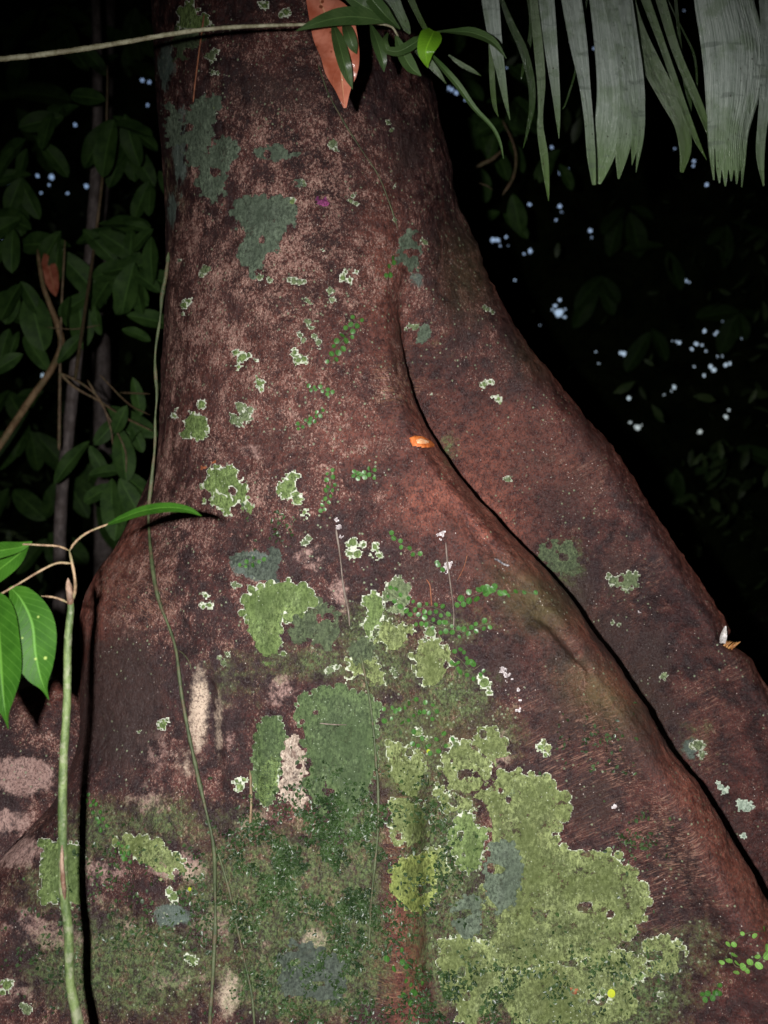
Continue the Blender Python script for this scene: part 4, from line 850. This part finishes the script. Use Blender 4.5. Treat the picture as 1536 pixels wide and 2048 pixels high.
creeper('creeper with glossy fresh leaves in the bottom right corner', [(1462,1905),(1470,1930),(1490,1935),(1508,1928),(1522,1915),(1538,1900)], 11, (13, 19), 9, M_CREEPB)
creeper('second creeper in the bottom right corner, nearer the buttress edge', [(1440,1935),(1470,1880),(1492,1866),(1530,1862)], 7, (9, 13), 7, M_CREEPB)
creeper('creeper low on the right among brown bark', [(1400,1992),(1418,1990),(1435,1985),(1432,1965)], 8, (10, 14), 8)
creeper('sparse creeper low beside the central rib', [(790,1900),(800,1935),(830,1960),(835,1990),(800,2000)], 14, (9, 14), 18)
creeper('creeper leaves on the slate stain', [(478,1135),(500,1128),(520,1118),(530,1125)], 7, (7, 10), 7)
creeper('creeper beside the broad left lichen fork', [(235,1690),(250,1702),(262,1715),(245,1712)], 12, (7, 11), 12)
creeper('creeper right of the sapling shadow', [(175,1590),(188,1610),(205,1640),(210,1660)], 12, (7, 11), 9)
for (x, y, lab) in ((1222, 1985, 'bright yellow-green round leaf stuck on the lower lichen'), (379, 1779, 'tiny yellow leaf on the lower left bark'), (856, 1503, 'tiny yellow-green leaf near the central creepers')):
    p, nr, _ = hit(x, y, .004); s_ = (19 if x == 1222 else 9) * p[1] / FPX; mb = MB(); leaf(mb, p + np.array([0, 0, s_/2]), p - np.array([0, 0, s_/2]), s_ * .8, nr, .1, .12, 10, 4, (.5, .5), 0)
    tag(mb.build('fallen_leaf', leaf_material('yellow_leaf', (.45, .55, .03), (.6, .7, .05), False)), lab, 'leaf')

# moss: tiny leafy shoots over the lower bark
mb = MB(); cnt = 0
MZ = [(690,1640,95,90,1),(700,1790,100,130,1),(600,1740,110,110,.8),(520,1700,70,80,.7),(660,1980,150,90,.7),(470,1800,100,130,.35),(320,1830,130,110,.2),(880,1960,70,110,.6),(960,2010,150,60,.5),(200,1700,90,80,.12),(640,1600,60,40,.5),(880,1700,50,120,.4),(1060,1980,120,80,.35),(1230,1940,120,70,.25),(1280,1670,50,40,.4),(130,1900,130,120,.12),(830,1600,60,80,.2),(545,1040,40,40,.25),(1190,1480,80,60,.15)]
for cx, cy, rx, ry, s_ in MZ:
    for i in range(int(rx * ry * s_ * .32)):
        x, y = rng.normal(cx, rx * .6), rng.normal(cy, ry * .6)
        if fbm(np.array([x / 28]), np.array([y / 28]), 3, 21)[0] < -.05: continue
        p, nr, ok = hit(x, y, .001)
        if not ok: continue
        L = rng.uniform(3.5, 12) * p[1] / FPX; dr = nr * .6 + rng.normal(0, 1, 3) + np.array([0, 0, -.5]); dr /= np.linalg.norm(dr)
        leaf(mb, p, p + dr * L, L * rng.uniform(.4, .7), nr + rng.normal(0, .5, 3), .15, .3, 4, 1, (.6, .6), 0); cnt += 1
tag(mb.build('moss', M_MOSS), 'dark green feathery moss over the lower bark', None, None, 'stuff')

# ------------------------------------------------------------------ sapling at the left
SD = 1.40
sp_ = empty('sapling', P(175, 2600, SD), 'young green-stemmed sapling standing in front of the left buttress', 'sapling')
mb = MB(); px_tube(mb, [(138,1196,SD),(142,1212,SD),(136,1274,SD),(134,1399,SD),(127,1524,SD),(125,1640,SD),(128,1786,SD),(137,1861,SD),(140,1961,SD),(156,2048,SD),(180,2250,SD),(190,2700,SD)], [11,13,15,16,17,18,18,19,19,22,24,27], 12, 140, .07)
mb.build('stem', M_STEMG, sp_)
mb = MB(); px_tube(mb, [(124,1690,SD-.008),(124,1730,SD-.009),(128,1780,SD-.009),(130,1800,SD-.008)], [4,9,9,3], 8, 16, .15); mb.build('scar', M_STEMS, sp_)
mb = MB(); px_tube(mb, [(141,1212,SD),(139,1185,SD-.003),(137,1170,SD),(136,1156,SD)], [13,14,12,3], 8, 12, .08); mb.build('bud', M_STEMS, sp_)
for pts, wd in (([(139,1206,SD),(149,1188,SD),(150,1160,SD-.01),(144,1125,SD-.01),(139,1102,SD-.02)], [9,7,6,6,6]), ([(139,1102,SD-.02),(148,1087,SD-.02),(170,1068,SD-.02),(198,1055,SD-.02),(228,1045,SD-.02)], [6,5,4.5,4,4]),
                ([(139,1102,SD-.02),(120,1093,SD-.03),(80,1090,SD-.04),(35,1088,SD-.05)], [5,4.5,4,4]), ([(144,1127,SD-.01),(115,1126,SD-.02),(80,1142,SD-.03),(40,1166,SD-.04),(-20,1200,SD-.05)], [5,4.5,4.5,4,4]),
                ([(136,1206,SD),(122,1199,SD-.01),(105,1194,SD-.01),(82,1192,SD-.02)], [6,5,4,4])):
    mb = MB(); px_tube(mb, pts, wd, 8, None, .1); mb.build('twig', M_TWIG, sp_)
def sl_(base, tip, wpx, mat, d0, d1, nrm, **kw):
    mb = MB(); leaf(mb, P(*base, d0), P(*tip, d1), wpx * d0 / FPX, nrm, nl=30, nw=8, **kw); return mb.build('leaf', mat, sp_)
def cl_(pts, wd, mat=M_SAPLEAF, **kw):
    mb = MB(); curve_leaf(mb, pts, wd, nl=44, nw=9, **kw); return mb.build('leaf', mat, sp_)
cl_([(20,1174,SD-.04),(42,1198,SD-.05),(64,1245,SD-.055),(71,1305,SD-.06),(80,1350,SD-.065),(89,1376,SD-.07),(98,1400,SD-.08)], [5,58,88,82,50,14,1], M_SPOTLEAF, fold=.16, tilt=.15, wav=.05)
cl_([(-22,1178,SD-.05),(-8,1220,SD-.06),(0,1290,SD-.07),(4,1350,SD-.075),(8,1400,SD-.08),(12,1430,SD-.085),(17,1458,SD-.10)], [5,78,96,88,48,16,2], fold=.16, tilt=-.2, wav=.05)
cl_([(64,1084,SD-.04),(40,1094,SD-.05),(5,1100,SD-.07),(-60,1112,SD-.1)], [3,18,30,34], fold=.3, tilt=.6)
cl_([(58,1090,SD-.04),(38,1108,SD-.03),(8,1132,SD-.02),(-40,1168,SD-.0)], [3,36,46,40], fold=.15, tilt=-.2)
cl_([(212,1050,SD-.02),(240,1038,SD-.03),(285,1022,SD-.05),(335,1015,SD-.07),(378,1020,SD-.08),(403,1032,SD-.085)], [3,14,21,20,12,1], fold=.35, tilt=1.1, wav=.06)

# ------------------------------------------------------------------ branch crossing the top with its leaves
BD = 1.55
br = empty('leafy_branch', P(790, 40, BD), 'long pale twig crossing the trunk top, ending in a bunch of green leaves', 'branch')
mb = MB(); px_tube(mb, [(-260,160,BD-.1),(-100,130,BD-.06),(0,118,BD-.04),(60,112,BD-.03),(150,100,BD-.02),(250,84,BD),(330,70,BD),(400,60,BD),(470,54,BD),(540,51,BD),(610,49,BD),(700,46,BD+.02),(780,52,BD+.04),(800,80,BD+.05)], [13,12,11,10.5,10.5,9.5,9,8.5,8,7,6,5,5,4], 9, 150, .12)
mb.build('twig', stem_material('pale_twig', (.20, .19, .11), (.38, .37, .25), (.12, .09, .05), 60), br)

def bleaf(pts, wd, mat=M_BRLEAF, **kw):
    mb = MB(); curve_leaf(mb, pts, wd, **kw); return mb.build('leaf', mat, br)
bleaf([(775,44,BD),(735,36,BD-.02),(690,34,BD-.04),(640,44,BD-.06),(592,62,BD-.07)], [3,24,30,20,1], fold=.25, tilt=.5)
bleaf([(665,46,BD+.02),(676,80,BD),(688,125,BD-.01),(697,155,BD),(705,178,BD+.01)], [5,24,27,17,1], fold=.3, tilt=.2)
bleaf([(688,44,BD+.02),(696,65,BD-.01),(705,90,BD-.01),(713,108,BD)], [8,22,20,1], fold=.3, tilt=-.2)
bleaf([(742,50,BD+.02),(755,85,BD),(765,120,BD),(768,144,BD+.01)], [5,24,18,1], fold=.3, tilt=.2)
bleaf([(770,40,BD+.03),(745,22,BD),(720,8,BD-.01),(695,-10,BD-.02)], [4,26,30,20], fold=.25, tilt=.3)
bleaf([(800,58,BD),(770,30,BD-.02),(740,-5,BD-.03)], [4,30,30], fold=.25, tilt=-.3)
bleaf([(776,66,BD),(770,82,BD-.02),(775,100,BD-.02),(800,102,BD-.02),(840,78,BD-.02),(852,66,BD)], [3,12,18,24,22,4], fold=.1, tilt=.35)
bleaf([(868,62,BD-.01),(862,75,BD-.03),(852,100,BD-.04),(853,122,BD-.03),(856,136,BD-.02)], [22,44,36,16,1], M_BRBRIGHT, fold=.2, tilt=.1)
bleaf([(872,64,BD),(905,63,BD-.02),(945,66,BD-.03),(985,84,BD-.03),(1013,117,BD-.02)], [5,14,26,20,1], fold=.3, tilt=.5)
bleaf([(792,72,BD),(805,105,BD),(822,135,BD),(842,152,BD)], [6,26,26,3], fold=.3, tilt=.2)
bleaf([(828,98,BD+.02),(850,118,BD),(872,142,BD),(893,168,BD)], [5,17,14,1], M_PALMG, fold=.3, tilt=.2)
bleaf([(860,106,BD),(885,135,BD-.01),(915,170,BD-.01),(950,218,BD),(985,255,BD),(1000,285,BD),(1007,318,BD)], [5,13,15,11,8,6,1], fold=.4, tilt=.3)
bleaf([(897,110,BD),(920,128,BD),(945,142,BD),(962,152,BD)], [3,11,9,1], M_PALMG, fold=.3, tilt=.2)
# dead leaf caught in the branch
mb = MB(); q = [(634,-60,1.60),(640,0,1.585),(664,55,1.575),(680,110,1.57),(683,150,1.575),(686,182,1.58),(690,216,1.585)]
curve_leaf(mb, q, [46,54,84,78,62,30,6], fold=.3, nl=60, nw=12, tilt=.0, wav=.42)
tag(mb.build('dead_leaf', M_DEAD), 'glossy orange-brown dead leaf hanging in front of the trunk top', 'leaf')

# ------------------------------------------------------------------ palm fronds hanging in from the top right
FD = 1.62
def frond(label, loc):
    return empty('palm_frond', loc, label, 'palm frond', 'palm fronds hanging from above')
pf = frond('pale palm frond split into narrow ragged leaflets, hanging from above', P(1200, -500, FD + .15))
mb = MB(); px_tube(mb, [(760,-330,FD+.1),(950,-420,FD+.1),(1150,-470,FD+.12),(1330,-480,FD+.15),(1500,-440,FD+.2),(1700,-300,FD+.3)], [8,16,20,22,26,30], 10, 50, .05); mb.build('rachis', M_STEMG, pf)
def lf(pts, wd, mat=M_PALM, d=FD, par=None, **kw):
    p0 = pts[0]; p1 = pts[1]; k_ = (p1[0]-p0[0]) / max(1, p1[1]-p0[1])
    top = [(p0[0] - k_ * 440 * .8 + (1250 - p0[0]) * .12, -440, d + .1), (p0[0] - k_ * 200, -200, d + .03)]
    pts = top + [(x, y, d - .02 * min(1, y / 300)) for x, y in pts]; wd = [wd[0] * .4, wd[0] * .95] + list(wd)
    mb = MB(); kw.setdefault('fold', .18); curve_leaf(mb, pts, wd, nl=60, nw=6, **kw); return mb.build('leaflet', mat, par or pf)
lf([(980,0),(990,80),(1004,160),(1012,205),(1020,240)], [35,27,16,9,1], d=FD)
lf([(978,0),(982,95),(985,170),(990,215),(997,234)], [8,10,11,8,1], M_PALMG, d=FD+.05)
lf([(1003,0),(1022,50),(1045,100),(1061,160),(1064,210),(1055,262),(1046,297)], [9,14,17,15,12,6,1], M_PALMD, d=FD-.04, fold=.4)
lf([(1067,0),(1076,90),(1082,165),(1081,225),(1080,255),(1088,310),(1095,375),(1097,402)], [16,19,17,10,13,16,8,1], M_PALMG, d=FD)
lf([(1092,0),(1102,100),(1112,190),(1116,240),(1118,277)], [32,26,16,9,1], d=FD+.02)
lf([(1142,0),(1157,95),(1168,165),(1177,240),(1182,310),(1186,350),(1188,370)], [42,36,24,19,18,12,8], d=FD-.02, tilt=.15)
lf([(1200,0),(1212,100),(1221,180),(1220,240),(1208,310),(1198,350),(1194,368)], [44,46,54,58,42,26,14], d=FD+.03, tilt=-.15, wav=.12)
lf([(1222,0),(1243,90),(1256,180),(1253,250),(1243,310),(1237,358)], [34,32,34,34,26,4], d=FD+.01, tilt=.1)
lf([(1246,0),(1262,90),(1272,180),(1275,240),(1268,300),(1264,330)], [26,32,34,26,12,1], d=FD-.01, tilt=.1)
lf([(1262,0),(1276,120),(1282,200),(1281,270),(1272,345)], [6,12,14,14,1], M_PALM, d=FD-.015)
lf([(1262,-20),(1278,50),(1302,130),(1335,195),(1362,250),(1370,300),(1363,345)], [8,18,44,44,34,26,8], M_PALMG, d=FD+.06, tilt=.2, wav=.15)
lf([(1290,0),(1327,100),(1358,190),(1390,275),(1413,320)], [18,14,14,11,1], M_PALMG, d=FD-.02, fold=.35)
lf([(1320,0),(1352,105),(1388,190),(1410,245),(1424,290)], [20,17,17,14,1], M_PALMG, d=FD-.01, fold=.35)
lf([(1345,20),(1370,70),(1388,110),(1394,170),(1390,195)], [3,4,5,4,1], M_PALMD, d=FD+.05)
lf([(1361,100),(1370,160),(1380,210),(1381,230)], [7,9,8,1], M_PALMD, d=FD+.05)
lf([(780,0),(795,30),(812,55),(820,68)], [36,30,18,3], d=FD, fold=.25)
lf([(822,0),(836,30),(852,60),(858,68)], [13,11,9,1], M_PALMG, d=FD+.02)
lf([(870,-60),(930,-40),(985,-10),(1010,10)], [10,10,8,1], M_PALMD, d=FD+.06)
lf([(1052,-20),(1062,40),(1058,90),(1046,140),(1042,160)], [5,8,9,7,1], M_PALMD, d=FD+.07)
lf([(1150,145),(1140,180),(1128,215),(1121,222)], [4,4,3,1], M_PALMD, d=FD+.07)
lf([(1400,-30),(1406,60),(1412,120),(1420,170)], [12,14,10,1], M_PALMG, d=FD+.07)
pf2 = frond('broad undivided pale palm frond with toothed lower end at the right edge', P(1440, -460, FD + .12))
mb = MB(); px_tube(mb, [(1380,-400,FD+.05),(1450,-440,FD+.1),(1560,-430,FD+.18),(1720,-330,FD+.28)], [12,18,22,26], 10, 24, .05); mb.build('rachis', M_STEMG, pf2)
# broad blade: a pleated sheet whose ribs end in teeth
ny_, nx_ = 190, 61
Lc = smooth_line([(1372,-420),(1378,-200),(1388,0),(1400,80),(1408,150),(1413,230),(1417,310),(1422,368)], ny_)
Rc = smooth_line([(1410,-420),(1470,-200),(1508,0),(1524,60),(1529,110),(1519,190),(1497,270),(1488,372)], ny_)
va = []; uvs = []; teeth = [0, .17, .34, .52, .70, .86, 1.0]
for i in range(ny_):
    u = i / (ny_ - 1)
    for j in range(nx_):
        v_ = j / (nx_ - 1); k_ = min(5, int(np.searchsorted(teeth, v_, 'right') - 1)); c_ = (teeth[k_] + teeth[k_+1]) / 2; hw = (teeth[k_+1] - teeth[k_]) / 2
        u0_ = (.905, .955, .962, .95, .958, .93)[k_]; s_ = max(0, (u - u0_) / (1 - u0_)) ** 1.4; vv_ = c_ + (v_ - c_) * (1 - s_ * .72)
        x = Lc[i][0] * (1 - vv_) + Rc[i][0] * vv_; y = Lc[i][1] * (1 - vv_) + Rc[i][1] * vv_ + s_ * (-8 + 16 * ((k_ * 7) % 3) / 3)
        d = FD - .03 - .02 * math.sin(math.pi * v_) + .0008 * math.cos(v_ * 6.2832 * 20) + .02 * (1 - u)
        va.append(P(x, y, d)); uvs.append((u, v_))
f_ = grid_faces(ny_, nx_); fcols = np.arange(nx_ - 1); cut = []
jj = np.tile(fcols, ny_ - 1); ii = np.repeat(np.arange(ny_ - 1), nx_ - 1); vb = jj / (nx_ - 1); ve = (jj + 1) / (nx_ - 1)
crossing = np.zeros(len(jj), bool)
for tt_ in teeth[1:-1]: crossing |= (vb < tt_ - 1e-6) & (ve >= tt_ - 1e-6)
f_ = f_[~(crossing & (ii > ny_ * np.where(vb < .3, .905, .957)))]
mesh_obj('blade', np.array(va), f_, M_PALM, pf2, True, {'rnd': np.zeros(len(va))}, np.array(uvs))
lf([(1528,0),(1536,90),(1534,170),(1524,250),(1520,310),(1527,372)], [22,30,30,20,17,3], d=FD-.02, par=pf2)

# ------------------------------------------------------------------ undergrowth in the dark behind
def clear_leafy(name, label, cat, whorls, d0, mat, group=None, stems=(), seed=1, lw=.42):
    lr = np.random.default_rng(seed); cx, cy = np.mean([w_[0] for w_ in whorls]), max(w_[1] for w_ in whorls)
    ro = empty(name, P(cx, cy + 900, d0), label, cat, group); mb = MB()
    for wx, wy, n_, L, a0, a1 in whorls:
        d = d0 + lr.uniform(-.25, .25); b = P(wx, wy, d)
        for i in range(n_):
            if lr.uniform() < .22: continue
            a = R(a0 + (a1 - a0) * (i + .5 + lr.uniform(-.9, .9)) / n_)      # picture angle, 0 = right, 90 = down
            l_ = L * lr.uniform(.6, 1.2) * d / FPX; b0 = b; b = b + np.array([lr.normal(0, .03), lr.normal(0, .05), lr.normal(0, .03)]); dr = np.array([math.cos(a), lr.uniform(-.5, .35), -math.sin(a)]); dr /= np.linalg.norm(dr)
            leaf(mb, b + dr * .012, b + dr * l_, l_ * lw * lr.uniform(.85, 1.15), (lr.normal(0, .3), -1, .45 + lr.normal(0, .2)), lr.uniform(.05, .3), .25, 16, 5, (.75, .6)); b = b0
    mb.build('foliage', mat, ro)
    for pts, wd in stems:
        mb = MB(); px_tube(mb, pts, wd, 8, None, .1); mb.build('stem', M_TWIG, ro)
    return ro
SG = 'understory shrubs behind the tree'
clear_leafy('understory_shrub', 'dim shrub with drooping whorls of oval leaves left of the upper trunk', 'shrub',
  [(222,220,7,110,-20,200),(250,265,5,95,40,140),(205,150,3,80,160,260),(125,235,3,90,90,200),(60,300,4,110,10,180),(45,350,5,95,60,200),(300,330,4,90,60,150),(150,215,3,90,100,200)],
  4.3, M_SHRUB, SG, [([(215,130,4.06),(214,200,4.13),(210,300,4.20),(190,480,4.34),(150,760,3.2)], [3,4,5,6,8])], 3)
clear_leafy('understory_shrub', 'dim shrub with whorled leaves level with the middle of the picture on the left', 'shrub',
  [(130,480,8,125,-30,220),(55,470,5,110,60,200),(190,450,4,110,-20,60),(235,545,7,105,-10,170),(255,450,3,90,0,80),(40,560,5,120,20,170),(160,590,5,110,40,150),(280,540,4,100,30,130),(245,640,2,110,-30,50),(300,470,3,90,60,150)],
  4.2, M_SHRUB, SG, [([(130,480,3.99),(128,520,4.06),(122,640,4.13),(118,900,4.20)], [3,4,5,7])], 5)
clear_leafy('understory_shrub', 'lower dim shrub with long leaves reaching toward the left edge of the trunk', 'shrub',
  [(147,718,3,80,-60,150),(30,640,5,100,10,160),(60,700,3,90,90,220),(250,945,7,115,10,200),(260,860,4,100,40,140),(165,870,4,110,30,150),(290,770,3,80,50,120),(190,800,2,120,20,60),(240,985,3,90,40,130)],
  4.1, M_SHRUB, SG, [([(118,745,3.92),(150,775,3.92),(195,800,3.92),(250,835,3.85),(305,862,3.78)], [6,5,4,4,3]), ([(118,745,3.92),(160,765,3.92),(200,800,3.92),(222,860,3.92),(225,890,3.92)], [5,4,4,3,2]),
   ([(175,760,3.92),(215,830,3.92),(250,900,3.92),(252,945,3.92)], [4,3,3,3]), ([(240,785,3.92),(300,788,3.78)], [4,3]), ([(95,655,3.99),(150,658,3.99),(200,650,3.99)], [2,2,2]), ([(200,750,3.92),(260,810,3.85),(300,830,3.78)], [3,3,2])], 8, .36)
clear_leafy('understory_shrub', 'faint leafy shrub at the far upper left corner', 'shrub',
  [(40,90,5,120,20,200),(20,200,5,120,0,170),(160,60,5,100,20,180),(250,110,4,90,30,160),(100,30,5,120,20,160),(270,20,4,90,40,140)], 6.3, M_SHRUB, SG, [], 12)
clear_leafy('understory_shrub', 'faint leafy shrub low on the left behind the thin trunk', 'shrub',
  [(60,860,5,110,20,180),(30,980,5,110,0,160),(130,960,4,100,20,170),(20,780,4,100,0,120),(200,1010,5,90,0,180),(90,1080,4,100,0,180),(200,910,4,100,30,150)], 6.3, M_SHRUB, SG, [], 14)
clear_leafy('understory_shrub', 'faint foliage high in the gap just right of the trunk', 'shrub',
  [(930,230,6,90,20,170),(1010,260,6,80,20,170),(970,330,6,90,0,300),(1040,200,5,80,20,170),(900,150,4,80,-60,120),(1010,420,5,70,20,170),(930,400,4,70,0,180),(1120,300,4,80,20,170),(1010,120,5,80,20,170)], 6.0, M_SHRUB, SG,
  [([(935,345,4.97),(960,330,4.97),(985,318,4.97),(1005,300,4.97)], [6,8,8,5]), ([(935,345,4.97),(945,360,4.97),(975,372,4.97),(985,380,4.97)], [6,4,3,2]), ([(1005,240,4.97),(1030,300,4.97),(1028,350,4.97),(1005,390,4.97)], [4,5,6,6])], 17)
clear_leafy('understory_shrub', 'very dim foliage in the dark under the palm leaves at far right', 'shrub',
  [(1250,420,5,90,20,170),(1330,500,5,90,20,170),(1200,560,5,90,20,170),(1450,450,5,90,20,170),(1300,660,4,90,20,170),(1480,620,5,90,20,170),(1180,860,4,90,20,170),(1460,900,4,90,20,170),(1350,950,4,90,20,170),(1400,1150,4,90,20,170)], 10.5, M_SHRUB, SG, [], 19)
def bgtree(label, pts, wd, mat=M_BGTRUNK, name='thin_tree', cat='tree'):
    base = pts[-1]; zb = P(base[0], base[1], base[2])[2]
    o = empty(name, P(base[0], base[1], base[2]), label, cat); mb = MB(); px_tube(mb, pts, wd, 12, 90, .06); mb.build('trunk' if cat == 'tree' else 'stem', mat, o); return o
bgtree('slim grey young tree trunk in the dark left of the big tree', [(165,-900,5.11),(180,-300,4.97),(195,200,4.83),(180,500,4.83),(160,650,4.69),(148,760,4.69),(138,850,4.69),(126,960,4.69),(120,1060,4.69),(118,1200,4.69),(116,1500,4.69),(116,1850,4.69)], [14,16,20,22,22,24,24,24,25,26,28,30])
bgtree('faint dark trunk behind the upper left shrub', [(225,-700,6.76),(222,-200,6.76),(212,100,6.62),(205,300,6.62),(200,500,6.62),(205,900,6.62),(208,1600,6.62)], [26,28,32,34,34,36,40])
bgtree('bent brown branch slanting down to the left edge', [(75,500,4.27),(86,570,4.20),(100,610,4.20),(115,650,4.20),(123,690,4.20),(105,735,4.17),(60,800,4.13),(20,860,4.06),(0,890,4.06),(-120,1060,3.99),(-300,1500,3.92)], [7,9,10,12,13,13,14,14,14,16,20], M_BGBRANCH, 'bent_branch', 'branch')
mb = MB(); leaf(mb, P(90,520,4.27), P(75,600,4.20), .05, (0,-1,.3), .1, .3); leaf(mb, P(15,400,4.27), P(12,440,4.20), .04, (0,-1,.3), .1, .3)
mb2 = MB(); leaf(mb2, P(92,500,4.34), P(108,585,4.27), .065, (0.1,-1,.3), .15, .3)
tag(mb2.build('dead_leaf', M_DEAD), 'small dim brown dead leaf on the bent branch at the left', 'leaf')
